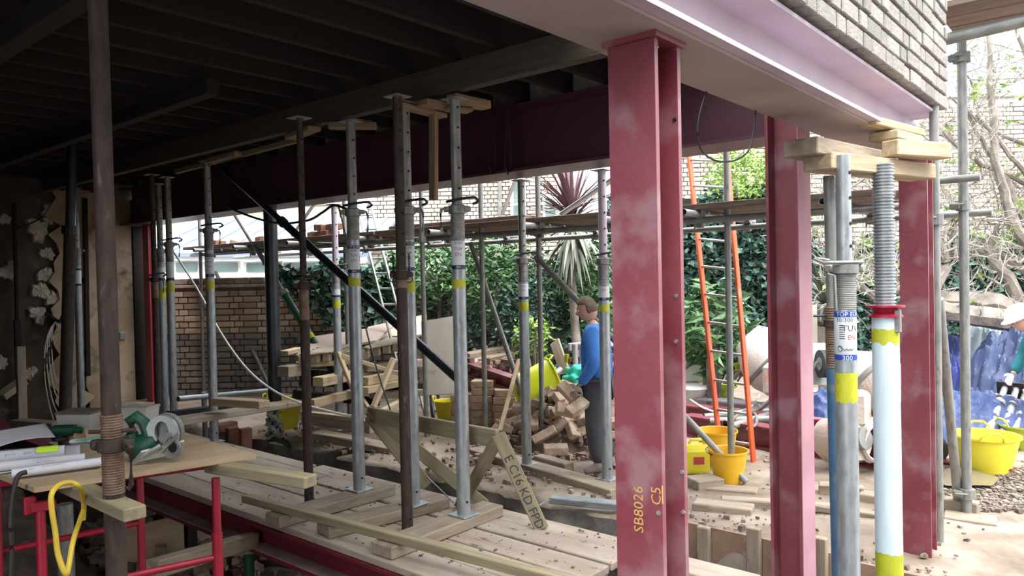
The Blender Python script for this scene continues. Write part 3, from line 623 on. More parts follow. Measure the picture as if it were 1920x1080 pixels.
# rusty ones
steel_prop('slim rusty prop standing on the deck, left of the galvanised front row', 580, 948, .0, 235, 535, rout=.036, rin=.026, mo=M_rust, mi=M_rust, ztop=3.0, ythr=600)
rp = steel_prop('rusty red brown prop on the deck with small chains hanging at its collar', 764, 998, .0, 195, 515, rout=.038, rin=.034, mo=M_rust, mi=M_rust, ztop=2.99, ythr=540, handle=0)
bb = G(764, 998, 0); a0 = facing(bb)
for sgn in (-1, 1):        # pin chains
    c = Vector((bb[0]+.055*math.cos(a0+sgn*1.3), bb[1]+.055*math.sin(a0+sgn*1.3), 0)); zc = zp(bb, 478)
    for i in range(9):
        mb = MB(); pts = [c+Vector((.009*math.cos(t_)*(1 if i % 2 else .3), .009*math.cos(t_)*(.3 if i % 2 else 1), zc-i*.017+.012*math.sin(t_))) for t_ in np.linspace(0, 6.28, 8)]
        mb.path(pts, .003, 5); mb.build('chain_link', M_black, rp)
    mb = MB(); zc2 = zp(bb, 524); sd = Vector((math.cos(a0+1.57), math.sin(a0+1.57), 0)); mb.path([c+sd*.022*math.cos(t_)+Vector((0, 0, zc2+.022*math.sin(t_))) for t_ in np.linspace(0, 6.28, 14)], .004, 5); mb.build('ring', M_black, rp)
# big rusty foreground prop with exposed threads
pa = AY(183, 0, 3.45); pb = AY(219, 1080, 3.45)
t = thing('steel_prop', 'thick brown rusty foreground prop with exposed screw thread, beside the work table', 'prop', (pb[0], pb[1], -1.3))
ax_ = (Vector(pa)-Vector(pb)); along = lambda y: Vector(AY(183+(219-183)*y/1080.0, y, 3.45))
rod('inner_tube', along(790), Vector(pa)+ax_*(3.26-pa[2])/ax_.z, .0395, M_rust, t, 22); rod('outer_tube', Vector(pb)-ax_*.72, along(925), .043, M_rust, t, 22)
q = ax_.normalized(); mb = MB(); p1_ = along(925); p0_ = along(776); L_ = (p0_-p1_).length; n = 30; prof = []
for i in range(n): z = L_*i/n; h = L_/n; prof += [(.041, z), (.0455, z+h*.3), (.0455, z+h*.6), (.041, z+h*.9)]
mb.lathe(prof, 24); R = q.to_track_quat('Z', 'Y').to_matrix().to_4x4(); mb.v = [tuple(p1_+R.to_3x3() @ Vector(v)) for v in mb.v]; mb.build('thread', M_rustth, t, True)
pc = along(833); mb = MB(); mb.lathe([(.044, -.03), (.06, -.026), (.06, .022), (.044, .028)], 20, tuple(pc))
sd = Vector((float(c_r[0]), float(c_r[1]), 0)); fr = -Vector((float(c_f[0]), float(c_f[1]), 0))
for s_ in (-1, 1): mb.box(tuple(pc+sd*.068*s_), (.045, .045, .045), .008)
mb.build('collar', M_rust, t, True)
mb = MB(); mb.path([pc+sd*.07+fr*.02, pc+sd*.085+fr*.03+Vector((0, 0, .012)), pc+sd*.095+fr*.03+Vector((0, 0, -.01)), pc+sd*.092+fr*.03+Vector((0, 0, -.17)), pc+sd*.082+fr*.03+Vector((0, 0, -.185)), pc+sd*.075+fr*.03+Vector((0, 0, -.175))], .0125, 10); mb.build('handle', M_rust, t, True)
mb = MB(); mb.tube(pc-sd*.10+Vector((0, 0, .055)), pc+sd*.1+Vector((0, 0, .06)), .009, 8); mb.build('locking_pin', M_rust, t, True)
# dark leaning prop at the far left
pa = AY(139, 156, 9.0); pb = AY(122, 790, 9.0)
t = thing('steel_prop', 'dark leaning prop at the far left in front of the flaking wall', 'prop', (pb[0], pb[1], pb[2]))
v_ = Vector(pa)-Vector(pb); rod('inner_tube', Vector(pb)+v_*.55, pa, .05, M_black, t, 16); rod('outer_tube', Vector(pb)-v_*.12, Vector(pb)+v_*.57, .062, M_rust, t, 16)
mb = MB(); mb.tube(Vector(pb)+v_*.55, Vector(pb)+v_*.575, .085, 14); mb.build('collar', M_black, t)
mb = MB(); mb.box(tuple(Vector(pa)+Vector((0, 0, .0))), (.3, .3, .015)); mb.build('head_plate', M_black, t)
# ---- right front pair: galvanised prop, blue prop, white threaded strut (their feet stand in the trench)
def from_pix(px0, y0, px1, y1, d): return AD(px0, y0, d), AD(px1, y1, d)
FD = 3.72
def foot(px, d, z=-.68):
    q_ = AD(px, 1080, d); return (q_[0], q_[1], z)
b = foot(1593, FD); tp = AD(1580, 292, FD); ax2 = Vector(tp)-Vector(b)
t = thing('steel_prop', 'galvanised prop in the right foreground with blue sticker bands and yellow paint', 'prop', b)
def pt(y): 
    q_ = AD(1580+(1593-1580)*(y-292)/788, y, FD); k = (q_[2]-b[2])/ax2[2]; return Vector(b)+ax2*k
RO = .0515
rod('outer_tube', b, pt(580), RO, M_galv, t, 28); rod('inner_tube', pt(500), tp, .036, M_galv, t, 24)
def local_lathe(nm, prof, y, m_, par, n=28, rot=None):
    mb = MB(); mb.lathe(prof, n); o_ = link(nm, mb.mesh(nm), m_, par, Matrix.Translation(pt(y)) @ ax2.to_track_quat('Z', 'Y').to_matrix().to_4x4()); shade(o_.data, 40); return o_
L_ = (pt(512)-pt(580)).length; n = 20; prof = []
for i in range(n): z = L_*i/n; h = L_/n; prof += [(RO*.98, z), (RO*1.03, z+h*.3), (RO*1.03, z+h*.6), (RO*.98, z+h*.9)]
local_lathe('thread', prof+[(RO, L_+.05)], 580, M_galvd, t)
cl = MB(); cl.lathe([(RO*1.02, -.028), (RO*1.28, -.024), (RO*1.28, .018), (RO*1.02, .022)], 24, tuple(pt(503)))
for s_ in (-1, 1): cl.box(tuple(pt(503)+sd*.075*s_), (.05, .04, .04), .006)
cl.build('collar', M_galvd, t, True)
c = pt(492); mb = MB(); mb.path([c+sd*.08+fr*.02, c+sd*.03+fr*.055, c-sd*.05+fr*.055, c-sd*.12+fr*.045+Vector((0, 0, .0)), c-sd*.155+fr*.02+Vector((0, 0, .018)), c-sd*.13-fr*.01+Vector((0, 0, .022)), c-sd*.07-fr*.01+Vector((0, 0, .012))], .0085, 8); mb.build('locking_pin', M_galvd, t, True)
c = pt(505); mb = MB(); mb.path([c-sd*.085+fr*.03, c-sd*.095+fr*.03+Vector((0, 0, -.02)), c-sd*.07+fr*.05+Vector((0, 0, -.03)), c-sd*.066+fr*.052+Vector((0, 0, -.2))], .007, 8); mb.build('handle', M_galvd, t, True)
af = facing(b)
for y in (325, 372, 420, 462):
    c = pt(y); a = af+1.0; d = Vector((math.cos(a), math.sin(a), 0)); mb = MB(); mb.tube(c+d*.033, c+d*.0375, .009, 10); mb.build('pin_hole', M_dark, t)
la = (pt(584)-pt(674)).length; lb = local_lathe('sticker', [(RO, 0), (RO*1.008, .001), (RO*1.008, la-.001), (RO, la)], 674, M_label, t)
for z0_, z1_ in ((0, .027), (la-.027, la)): local_lathe('sticker_band', [(RO, z0_), (RO*1.012, z0_), (RO*1.012, z1_), (RO, z1_)], 674, M_blue, lb)
for (tx, sz, z, m_, off) in [('TOP EURO', .03, .945, M_label, .028), ('30/300', .03, .83, M_navy, -.004), ('TUV', .042, .655, M_ink, .024), ('EN', .032, .47, M_redink, .03), ('300', .034, .045, M_label, .008)]:
    c = pt(674)+ax2.normalized()*la*z; wrap_text(tx, sz, c, RO*1.022, af, m_, lb, off=off)
for i in range(7): 
    c = pt(674)+ax2.normalized()*la*(.72-i*.045); mb = MB(); k = 5; vs = []
    for j in range(k): a = af-.55+.5*j/(k-1); vs += [(c[0]+RO*1.02*math.cos(a), c[1]+RO*1.02*math.sin(a), c[2]-.002), (c[0]+RO*1.02*math.cos(a), c[1]+RO*1.02*math.sin(a), c[2]+.002)]
    mb.add(vs, [(2*j, 2*j+2, 2*j+3, 2*j+1) for j in range(k-1)]); mb.build('print_line', M_ink, lb)
for i in range(4): 
    c = pt(674)+ax2.normalized()*la*(.58-i*.055); mb = MB(); k = 4; vs = []
c = pt(674)+ax2.normalized()*la*.24; mb = MB(); pts = [(c[0]+RO*1.025*math.cos(af+(-.5+.22*math.cos(q_))), c[1]+RO*1.025*math.sin(af+(-.5+.22*math.cos(q_))), c[2]+.014*math.sin(q_)) for q_ in np.linspace(0, 8.5, 16)]+[(c[0]+RO*1.025*math.cos(af+a), c[1]+RO*1.025*math.sin(af+a), c[2]-.004+.004*math.sin(a*20)) for a in np.linspace(-.25, .7, 12)]
mb.path(pts, .0016, 4); mb.build('emblem', M_ink, lb)
la = (pt(698)-pt(752)).length; mb = MB(); v = []; k = 28
for i in range(k): a = 2*math.pi*i/k; v += [(RO*1.006*math.cos(a), RO*1.006*math.sin(a), la+random.uniform(-.003, .003)), (RO*1.006*math.cos(a), RO*1.006*math.sin(a), random.uniform(-.012, .008))]
mb.add(v, [(2*i, 2*i+1, (2*i+3) % (2*k), (2*i+2) % (2*k)) for i in range(k)]); link('paint_mark', mb.mesh('paint_mark'), M_yband, t, Matrix.Translation(pt(752)) @ ax2.to_track_quat('Z', 'Y').to_matrix().to_4x4())
# blue prop just behind it
BD = 4.0; b2 = AD(1577, 1080, BD); b2 = (b2[0], b2[1], -.68); t2 = AD(1554, 330, BD); a2 = Vector(t2)-Vector(b2)
t = thing('steel_prop', 'worn blue prop with a dark upper tube, directly left behind the stickered galvanised prop', 'prop', b2)
def p2_(y): q_ = AD(1554+(1577-1554)*(y-330)/750, y, BD); return Vector(b2)+a2*((q_[2]-b2[2])/a2[2])
rod('outer_tube', b2, p2_(690), .037, M_bluep, t, 20); rod('inner_tube', p2_(690), t2, .029, M_galvd, t, 20)
mb = MB(); prof = []; L_ = (p2_(575)-p2_(690)).length; n = 26
for i in range(n): z = L_*i/n; h = L_/n; prof += [(.036, z), (.039, z+h*.3), (.039, z+h*.6), (.036, z+h*.9)]
mb.lathe(prof, 20); link('thread', mb.mesh('thread'), M_rustth, t, Matrix.Translation(p2_(690)) @ a2.to_track_quat('Z', 'Y').to_matrix().to_4x4())
c = p2_(606); mb = MB(); mb.lathe([(.038, -.02), (.05, -.018), (.05, .018), (.038, .02)], 18, tuple(c)); mb.box(tuple(c-sd*.06), (.05, .03, .03), .006); mb.build('collar', M_rust, t, True)
mb = MB(); mb.tube(c-sd*.1+Vector((0, 0, .04)), c+sd*.05+Vector((0, 0, .04)), .006, 8); mb.build('locking_pin', M_black, t)
# white strut with long jack thread
SD = 3.95; b3 = AD(1669, 1080, SD); b3 = (b3[0], b3[1], -.68); t3 = AD(1655, 306, SD); a3 = Vector(t3)-Vector(b3)
t = thing('trench_strut', 'chipped white strut with a long ribbed jack screw and red collar, right foreground', 'strut', b3)
def p3_(y): q_ = AD(1655+(1669-1655)*(y-306)/774, y, SD); return Vector(b3)+a3*((q_[2]-b3[2])/a3[2])
Q3 = a3.to_track_quat('Z', 'Y').to_matrix().to_4x4()
def lz(nm, prof, y, m_, n=28):
    mb = MB(); mb.lathe(prof, n); o_ = link(nm, mb.mesh(nm), m_, t, Matrix.Translation(p3_(y)) @ Q3); shade(o_.data, 40); return o_
rod('outer_tube', b3, p3_(592), .066, M_whitep, t, 30)
L_ = (Vector(t3)-p3_(575)).length; n = 44; prof = []
for i in range(n): z = L_*i/n; h = L_/n; prof += [(.046, z), (.0535, z+h*.25), (.0535, z+h*.55), (.046, z+h*.8)]
lz('jack_screw', prof, 575, M_galv, 24)
lz('collar', [(.05, .055), (.094, .055), (.094, .045), (.07, .04), (.058, .015), (.066, .012), (.084, .004), (.084, -.006), (.066, -.008)], 592, M_crimson)
c = p3_(590); mb = MB(); mb.box(tuple(c+fr*.062+sd*.034+Vector((0, 0, -.03))), (.03, .03, .12), .004); mb.build('locking_tab', M_galvd, t)
for y0_, y1_, nm in ((618, 640, 'paint_mark'), (1035, 1080, 'paint_mark')):
    la = (p3_(y0_)-p3_(y1_)).length; mb = MB(); v = []; k = 30
    for i in range(k): a = 2*math.pi*i/k; v += [(.0668*math.cos(a), .0668*math.sin(a), la+random.uniform(-.004, .008)), (.0668*math.cos(a), .0668*math.sin(a), random.uniform(-.025, .008))]
    mb.add(v, [(2*i, 2*i+1, (2*i+3) % (2*k), (2*i+2) % (2*k)) for i in range(k)]); link(nm, mb.mesh(nm), M_yband, t, Matrix.Translation(p3_(y1_)) @ Q3)
# packing timbers under the end of the side beam
def packing(lab, a, b, w, h, m_=M_wood, **k): o_ = bar('packing_timber', a, b, w, h, m_, **k); return tag(o_, lab, 'timber')
a = AD(1500, 276, 3.72); b = AD(1650, 260, 4.35); packing('grey timber packer on the foreground prop head, left of the two big packers', a, (b[0], b[1], a[2]+.005), .18, .085, M_woodd)
a = AD(1532, 304, 3.75); b = AD(1728, 280, 4.35); packing('long timber packer on the white jack screw, its sawn end showing at the right', a, (b[0], b[1], a[2]+.01), .16, .085, M_wood)
a = AD(1668, 278, 4.0); b = AD(1768, 277, 4.2); packing('short pale timber packer lying on the long packer, squared end to the right', (a[0], a[1], a[2]), (b[0], b[1], a[2]+.005), .10, .085, M_wood)
a = AD(1656, 254, 4.2); b = AD(1705, 256, 4.45); packing('flat timber offcut in the middle of the packing under the side beam end', a, (b[0], b[1], a[2]), .16, .05, M_wood)
a = AD(1624, 228, 4.1); b = AD(1716, 236, 4.45); packing('thin timber wedge on top of the packing, beside the side beam', a, (b[0], b[1], a[2]-.01), .11, .045, M_wood)
# packing under the header
def pk(lab, px0, y0, px1, y1, w, h, z, m_=M_wood, dz=0):
    a = G(px0, y0, z); b = G(px1, y1, z); return packing(lab, a, (b[0], b[1], z+dz), w, h, M_woodpk if m_ is M_wood else m_)
pk('pale timber packer on the left front prop, end towards the garden', 616, 236, 706, 236, .1, .05, 3.025)
pk('short dark timber packer under the header above the left front prop', 650, 226, 690, 232, .12, .035, 3.062, M_woodd)
pk('pale squared timber packer on the head of the right front prop', 846, 184, 912, 198, .11, .06, 3.02)
pk('thin packer strip beneath the pale packer over the right front prop', 838, 204, 882, 208, .12, .025, 2.995 if False else 2.9725)
pk('broad timber packer under the header between the two middle props', 790, 192, 850, 202, .14, .04, 3.01)
pk('flat packer over the rusty chained prop, nailed to the hanging stud', 745, 196, 830, 218, .1, .035, 3.0)
pk('split timber packer at the far end of the header by the black brace', 395, 302, 450, 288, .12, .05, 3.1 if False else 3.045)
pk('packer over the slim rusty prop under the header', 545, 258, 590, 240, .12, .04, 3.03)
pk('pale batten nailed along the underside of the header at the left', 330, 322, 560, 262, .05, .05, 3.045)
o = bar('hanging_stud', AX(813, 208, 4.02), AX(813, 375, 4.02), .068, .045, M_woodpk, up=(1, 0, 0)); tag(o, 'pale timber stud hanging down from the packing in front of the dark beam', 'timber')
# sole plates on the deck
def sole(lab, px0, y0, px1, y1, z=.0425, w=.2, h=.082, m_=M_woodd): 
    a = G(px0, y0, .085); b = G(px1, y1, .085); o_ = bar('sole_plate', (a[0], a[1], z), (b[0], b[1], z), w, h, m_, bev=.008); return tag(o_, lab, 'timber')
sole('timber sole plate under the right front prop, nearest on the deck', 715, 1020, 925, 942)
sole('timber sole plate under the middle front prop', 605, 982, 830, 928)
sole('timber sole plate under the left front prop', 510, 965, 728, 906)
a = G(460, 930, .13); b = G(1075, 1088, .13); o = bar('loose_batten', (a[0], a[1], .115), (b[0], b[1], .115), .075, .055, M_woodg); tag(o, 'long greenish batten lying across the sole plates along the deck edge', 'timber')
def ground_timber(lab, px0, y0, px1, y1, z, w, h, m_=M_woodd): 
    a = G(px0, y0, z+h/2); b = G(px1, y1, z+h/2); o_ = bar('ground_timber', (a[0], a[1], z), (b[0], b[1], z), w, h, m_, bev=.008); return tag(o_, lab, 'timber')
ground_timber('weathered sole plate in the soil under the two garden props', 890, 838, 1160, 915, GZ+.02, .2, .085)
ground_timber('weathered sole plate under the garden prop by the yellow bucket', 592, 808, 745, 838, GZ+.02, .22, .08)
ground_timber('short timber baulk in front of the broken bricks', 1008, 852, 1068, 868, GZ+.05, .12, .1)
ground_timber('timber pad under the scaffold standard beside the yellow buckets', 1306, 908, 1420, 918, GZ+.01, .16, .05)
ground_timber('flat timber lying on the soil right of the front column', 1352, 932, 1560, 945, GZ+.02, .12, .06)
ground_timber('thick board edging the soil above the plywood shutter', 1302, 938, 1412, 950, GZ+.02, .18, .06)
ground_timber('timber pad under the far right scaffold standard', 1770, 962, 1870, 975, GZ+.0, .2, .05)
ground_timber('timber baulk beside the foot of the leaning scaffold tube', 1770, 932, 1835, 942, GZ+.04, .12, .1)
ground_timber('timber baulk lying behind the blue prop', 1535, 905, 1620, 912, GZ+.04, .14, .1)
ground_timber('timber batten on the soil between the middle and right columns', 1530, 945, 1690, 968, GZ+.02, .1, .05)
ground_timber('timber baulk behind the white strut near the mixer', 1612, 922, 1700, 934, GZ+.03, .14, .08)
ground_timber('dirty timber block under the yellow jerry can', 1296, 898, 1345, 892, GZ+.04, .22, .1)
# plywood shutter on the trench side
a = AX(1290, 962, 4.84); b = AX(1650, 1022, 4.84); t = thing('shutter', 'plywood shutter lining the trench behind the front column', 'shutter', (4.84, (a[1]+b[1])/2, -.6))
mb = MB(); mb.box((4.83, a[1]-.55, -.33), (.02, 1.15, .62)); mb.build('ply_sheet', M_plyb, t)
mb = MB(); mb.box((4.83, b[1]-.3, -.33), (.02, 1.1, .58)); mb.build('ply_sheet', M_plyb, t)
for px, y0, y1 in ((1318, 988, 1075), (1412, 990, 1090), (1536, 1008, 1090)):
    a = AX(px, y0, 4.78); bar('batten', (4.79, a[1], a[2]), (4.79, a[1], -.62), .09, .05, M_woodd, t, up=(1, 0, 0))
# ================================================================ SCAFFOLD
TR = .029
sc = thing('scaffold', 'tube scaffold along the garden side, ledgers under the board walk', 'scaffold', (6.3, 5, GZ))
def std(px, py, ztop, m_=M_galvd, x=None, z0=GZ, r=TR):
    b = G(px, py, z0) if x is None else AX(px, py, x); b = Vector((b[0], b[1], z0)); rod('standard', b, b+Vector((0, 0, ztop-z0)), r, m_, sc, 12); return b
S1 = std(383, 742, 3.2); S2 = std(655, 778, 3.2); S3 = std(800, 819, 3.3); S4 = std(906, 600, 3.3, x=6.22); S5 = std(1018, 842, 3.3); S6 = std(1372, 905, 2.9)
S7 = std(1757, 700, 3.6, x=5.72, r=.03); S8 = std(1813, 966, 3.42, r=.034)
def ledge(nm, x, z, y0, y1, m_=M_galvd): return rod(nm, (x, y0, z), (x, y1, z), TR, m_, sc, 12)
ledge('ledger', 6.17, 2.205, 1.35, 12.3); ledge('ledger', 7.2, 2.185, AX(1860, 394, 7.2)[1], AX(440, 484, 7.2)[1])
for y in (1.9, 3.05, 3.9, 4.85, 6.2, 7.6, 9.0, 10.4, 11.6):
    rod('putlog', (5.86, y, 2.262), (7.45, y+.05, 2.25), TR, M_galvd if y > 5 else M_galv, sc, 12, hollow=True)
    for x in (6.17, 7.2):
        mb = MB(); mb.tube((x, y-.03, 2.262), (x, y+.03, 2.262), .05, 10); mb.box((x+.03, y+.02, 2.205), (.05, .07, .13), .008); mb.tube((x, y+.055, 2.205), (x, y+.055, 2.12), .008, 6); mb.build('coupler', M_grey, sc)
def coup(p, s_=.05):
    mb = MB(); mb.tube((p[0], p[1], p[2]-.035), (p[0], p[1], p[2]+.035), s_, 10); mb.box((p[0]-.03, p[1]+.05, p[2]), (.06, .07, .05), .008); mb.tube((p[0]-.07, p[1]-.02, p[2]+.01), (p[0]-.09, p[1]+.06, p[2]+.01), .009, 6); mb.build('coupler', M_grey, sc)
for S in (S3, S4, S5, S6, S8): coup((S[0], S[1], 2.2))
coup((S5[0], S5[1], zp(S5, 487))); coup((S5[0], S5[1], .12)); coup((S6[0], S6[1], zp(S6, 887)), .055); coup((S8[0], S8[1], zp(S8, 925)), .058); coup((S7[0], S7[1], zp(S7, 412)), .05); coup((S8[0], S8[1], 3.3), .06)
B4 = AX(882, 455, 6.28); rod('brace', B4, (S5[0]-.03, S5[1]+.06, .02), TR, M_galvd, sc, 12)
B5 = AX(1010, 486, 6.25); e5 = G(1404, 908, GZ); rod('brace', B5, (e5[0]-.05, e5[1], GZ+.03), TR, M_galvd, sc, 12)
a = AX(1760, 560, 5.9); b = G(1798, 957, GZ); rod('brace', a, (b[0], b[1], GZ+.02), .034, M_galvd, sc, 12)
a = AX(942, 402, 6.6); b = AX(972, 322, 6.6); bar('board_guard_rail', a, b, .06, .012, M_alu, sc)
a = AX(1052, 402, 6.4); b = AX(1150, 335, 6.4); bar('board_guard_rail', a, b, .075, .03, M_alu, sc)
a = AX(548, 442, 7.0); b = AX(592, 378, 7.0); rod('brace', a, b, TR, M_galv, sc, 12)
a = AX(1764, 76, 6.3); b = AX(1960, 30, 6.3); rod('ledger', a, b, .045, M_galvd, sc, 12)
a = AX(1758, 468, 6.35); rod('ledger', (6.35, 1.35, a[2]*0+2.06+.33), (6.35, .95, 2.39), .028, M_galvd, sc, 12)
# loose boards of the walk
bi = 0
for k, (x, segs) in enumerate([(6.2, [(1.5, 3.9), (3.93, 7.4), (7.43, 12.4)]), (6.47, [(1.45, 5.2), (5.22, 9.0), (9.03, 12.5)]), (6.74, [(1.6, 4.6), (4.62, 8.4), (8.43, 12.3)]), (7.01, [(1.5, 6.0), (6.03, 10.2), (10.22, 12.4)])]):
    for y0, y1 in segs:
        o = bar('scaffold_board', (x, y0, 2.318+random.uniform(-.002, .003)), (x, y1, 2.318), .25, .05, M_scaf, bev=.004)
        tag(o, '%s stretch of the %s row of scaffold walk boards' % (('right', 'middle', 'left')[segs.index((y0, y1))], ('nearest', 'second', 'third', 'furthest')[k]), 'board', 'boards of the scaffold walk')
a = AX(735, 424, 6.2); b = AX(985, 400, 6.2); o = bar('scaffold_board', (6.26, b[1], 2.37), (6.26, a[1], 2.37), .23, .045, M_scaf); tag(o, 'extra scaffold board lying on top of the walk, its pale end cut square', 'board')
for k in range(3):
    o = bar('scaffold_board', (6.28+k*.27, 1.2, 3.62), (6.28+k*.27, -1.6, 3.62), .25, .05, M_bluep if False else M_scaf); tag(o, '%s high scaffold board overhead in the top right corner' % ('nearest', 'middle', 'furthest')[k], 'board', 'boards of the high scaffold lift')
# bricks left on the walk
bm_ = box_geo((.27, .13, .085), .008)
brk = bpy.data.meshes.new('brick'); brk.from_pydata(bm_[0], [], bm_[1]); brk.materials.append(M_brickr)
def put_brick(p, rz, lab, group=None, tilt=(0, 0), sc_=(1, 1, 1), m_=None, flat=True):
    o = bpy.data.objects.new('brick', brk); COL.objects.link(o); o.location = [float(q_) for q_ in p]; o.rotation_euler = (tilt[0], tilt[1], rz); o.scale = sc_
    return tag(o, lab, 'brick', group)
M_brickd = mat('red_brown_brick', s(128, 86, 66), s(104, 70, 56), 9, rough=.9, bump=.4)
brk2 = brk.copy(); brk2.materials.clear(); brk2.materials.append(M_brickd)
wb = []
for px, py, dz, rz, wl_ in [(408, 440, 0, .4, 'leftmost, on its own'), (588, 425, 0, 1.2, 'lower left of the small pile'), (600, 424, 0, 1.5, 'lower middle of the small pile'), (618, 421, 0, .2, 'lower right of the small pile'), (606, 416, .086, .3, 'upper left of the small pile'), (626, 414, .086, 1.4, 'upper right of the small pile'), (490, 437, 0, 1.3, 'beside the black post')]:
    q = AX(px, py, 6.33); o = put_brick((6.33, q[1], 2.343+.0425+dz), rz, 'red brown brick on the scaffold walk, '+wl_, 'bricks on the scaffold walk'); o.data = brk2; wb.append(o)
q = AX(440, 440, 6.33); o = put_brick((6.33, q[1], 2.37), .7, 'broken brick bat lying alone on the left end of the scaffold walk', None, (.2, .1), (.6, .9, .7))
# ================================================================ RAKERS, LADDERS, CABLES BEHIND THE PROPS
t = thing('raking_brace', 'long black raking brace slanting down to the right in front of the deep beam', 'brace', AX(872, 722, 4.75))
a = Vector(AX(397, 298, 4.55)); b = Vector(AX(874, 724, 4.75)); rod('outer_tube', a+(b-a)*.34, b, .042, M_black, t, 16); rod('inner_tube', a, a+(b-a)*.36, .034, M_black, t, 14); rod('collar', a+(b-a)*.335, a+(b-a)*.35, .055, M_black, t, 12)
t = thing('raking_prop', 'dark green raking prop with a yellow mark, leaning behind the black post', 'prop', AX(648, 738, 6.25))
a = Vector(AX(436, 394, 6.1)); b = Vector(AX(650, 740, 6.3)); rod('inner_tube', a, a+(b-a)*.5, .036, M_galvd, t, 14); rod('outer_tube', a+(b-a)*.48, b, .05, M_green, t, 16); rod('collar', a+(b-a)*.475, a+(b-a)*.495, .075, M_galvd, t, 12); rod('paint_mark', a+(b-a)*.70, a+(b-a)*.725, .0515, M_yband, t, 16)
c = a+(b-a)*.485; mb = MB(); mb.path([c+Vector((0, -.05, 0)), c+Vector((0, -.07, -.02)), c+Vector((0, -.07, -.2))], .01, 6); mb.build('handle', M_black, t)
a = Vector(AX(404, 510, 6.6)); b = Vector(AX(504, 722, 6.8)); o = rod('raking_tube', a, b, .036, M_galvd); tag(o, 'thin grey raking tube leaning against the garden brick wall on the left', 'tube')
# black post with wrapped foot
pb = Vector(AX(517, 800, 5.24)); pt_ = Vector(AX(514, 388, 5.24))
t = thing('post', 'black round post under the deep beam, its foot wrapped in crumpled clear sheeting', 'post', (pb[0], pb[1], -.42))
zb = -.42; rod('shaft', (pb[0], pb[1], zb), (pb[0], pb[1], 2.665), .083, M_black, t, 24)
mb = MB(); prof = []; zt_ = zp(pb, 765); zl_ = zp(pb, 838)
v = []; n = 22; rows = 16
for j in range(rows):
    zz = zl_+(zt_-zl_)*j/(rows-1)
    for i in range(n): a_ = 2*math.pi*i/n; r_ = .1+.022*math.sin(3*a_+j*1.3)+.018*math.sin(5*a_-j*2.1)+(.05 if j < 3 else 0)*(1+math.sin(a_*2)); v.append((pb[0]+r_*math.cos(a_), pb[1]+r_*math.sin(a_), zz))
mb.add(v, [(j*n+i, j*n+(i+1) % n, (j+1)*n+(i+1) % n, (j+1)*n+i) for j in range(rows-1) for i in range(n)]); mb.build('wrapping', M_wrap, t, True)
zz = zp(pb, 768); mb = MB(); mb.lathe([(.084, zz), (.12, zz+.01), (.115, zz+.045), (.084, zz+.06)], 20, (pb[0], pb[1], 0)); mb.build('tie', M_rubber, t)
mb = MB(); mb.lathe([(.09, 0), (.26, 0), (.2, .08), (.13, .2), (.1, .24)], 18, (pb[0], pb[1], zb-.02)); mb.build('sheeting_skirt', M_rubber, t, True)
def ladder(name, lab, fl, fr_, tl, tr, rungs, m1, m2, w=.06, th=.03, rr=.014):
    t = thing(name, lab, 'ladder', (Vector(fl)+Vector(fr_))/2); side = (Vector(fr_)-Vector(fl)).normalized()
    for a, b in ((fl, tl), (fr_, tr)): bar('stile', a, b, w, th, m1, t, up=side)
    for i in range(rungs):
        k = (i+.6)/rungs; a = Vector(fl).lerp(Vector(tl), k); b = Vector(fr_).lerp(Vector(tr), k); rod('rung', a, b, rr, m2, t, 8)
    return t
fr_ = Vector(G(1413, 868, GZ)); fl = Vector(G(1352, 858, GZ)); tr = Vector(AX(1362, 282, 7.5)); tl = Vector(AX(1291, 280, 7.6)); 
ladder('ladder', 'tall orange ladder leaning on the scaffold right of the front column', fl, fr_, tl, tr, 11, M_orange, M_alu, .075, .03)
fr_ = Vector(G(797, 778, GZ)); fl = Vector(G(770, 780, GZ)); tr = Vector(AX(697, 392, 7.45)); tl = Vector(AX(672, 394, 7.45))
ladder('ladder', 'pale aluminium ladder leaning on the scaffold behind the timber pile', fl, fr_, tl, tr, 13, M_alu, M_alu, .07, .03)
fl = Vector(G(812, 785, GZ)); fr_ = Vector(G(826, 775, GZ)); tl = Vector(AX(797, 640, 7.7)); tr = Vector(AX(808, 640, 8.0))
ladder('ladder', 'short dark ladder piece standing against the pale board', fl, fr_, tl, tr, 9, M_black, M_black, .05, .025, .01)
def cable(lab, pts, r, m_, name='cable', n=6, cat='cable', sub=6):
    P = [Vector([float(c_) for c_ in p]) for p in pts]; out = []
    for i in range(len(P)-1):
        p0 = P[max(i-1, 0)]; p1 = P[i]; p2 = P[i+1]; p3 = P[min(i+2, len(P)-1)]
        for k in range(sub):
            u = k/sub; out.append(.5*((2*p1)+(-p0+p2)*u+(2*p0-5*p1+4*p2-p3)*u*u+(-p0+3*p1-3*p2+p3)*u**3))
    out.append(P[-1]); mb = MB(); mb.path(out, r, n); o_ = mb.build(name, m_, None, True); return tag(o_, lab, cat)
cable('black cable drooping along under the deep beam between the props', [AX(x, y, 5.0) for x, y in ((424, 384), (436, 392), (465, 404), (494, 413), (530, 419), (578, 413), (605, 398), (626, 385), (650, 392))], .014, M_cable)
cable('thin dark cord running diagonally down behind the left front prop', [AX(x, y, 5.2) for x, y in ((634, 384), (655, 470), (680, 590), (706, 690), (733, 772))], .009, M_cable)
cable('white hose trailing down from the left props past the black post', [AX(x, y, xx) for x, y, xx in ((324, 470, 5.0), (373, 547, 5.0), (413, 622, 5.0), (460, 688, 5.0), (511, 731, 5.0), (570, 758, 4.95), (633, 775, 4.9), (668, 781, 4.9), (700, 781, 4.9))], .013, M_white, 'hose', cat='hose')
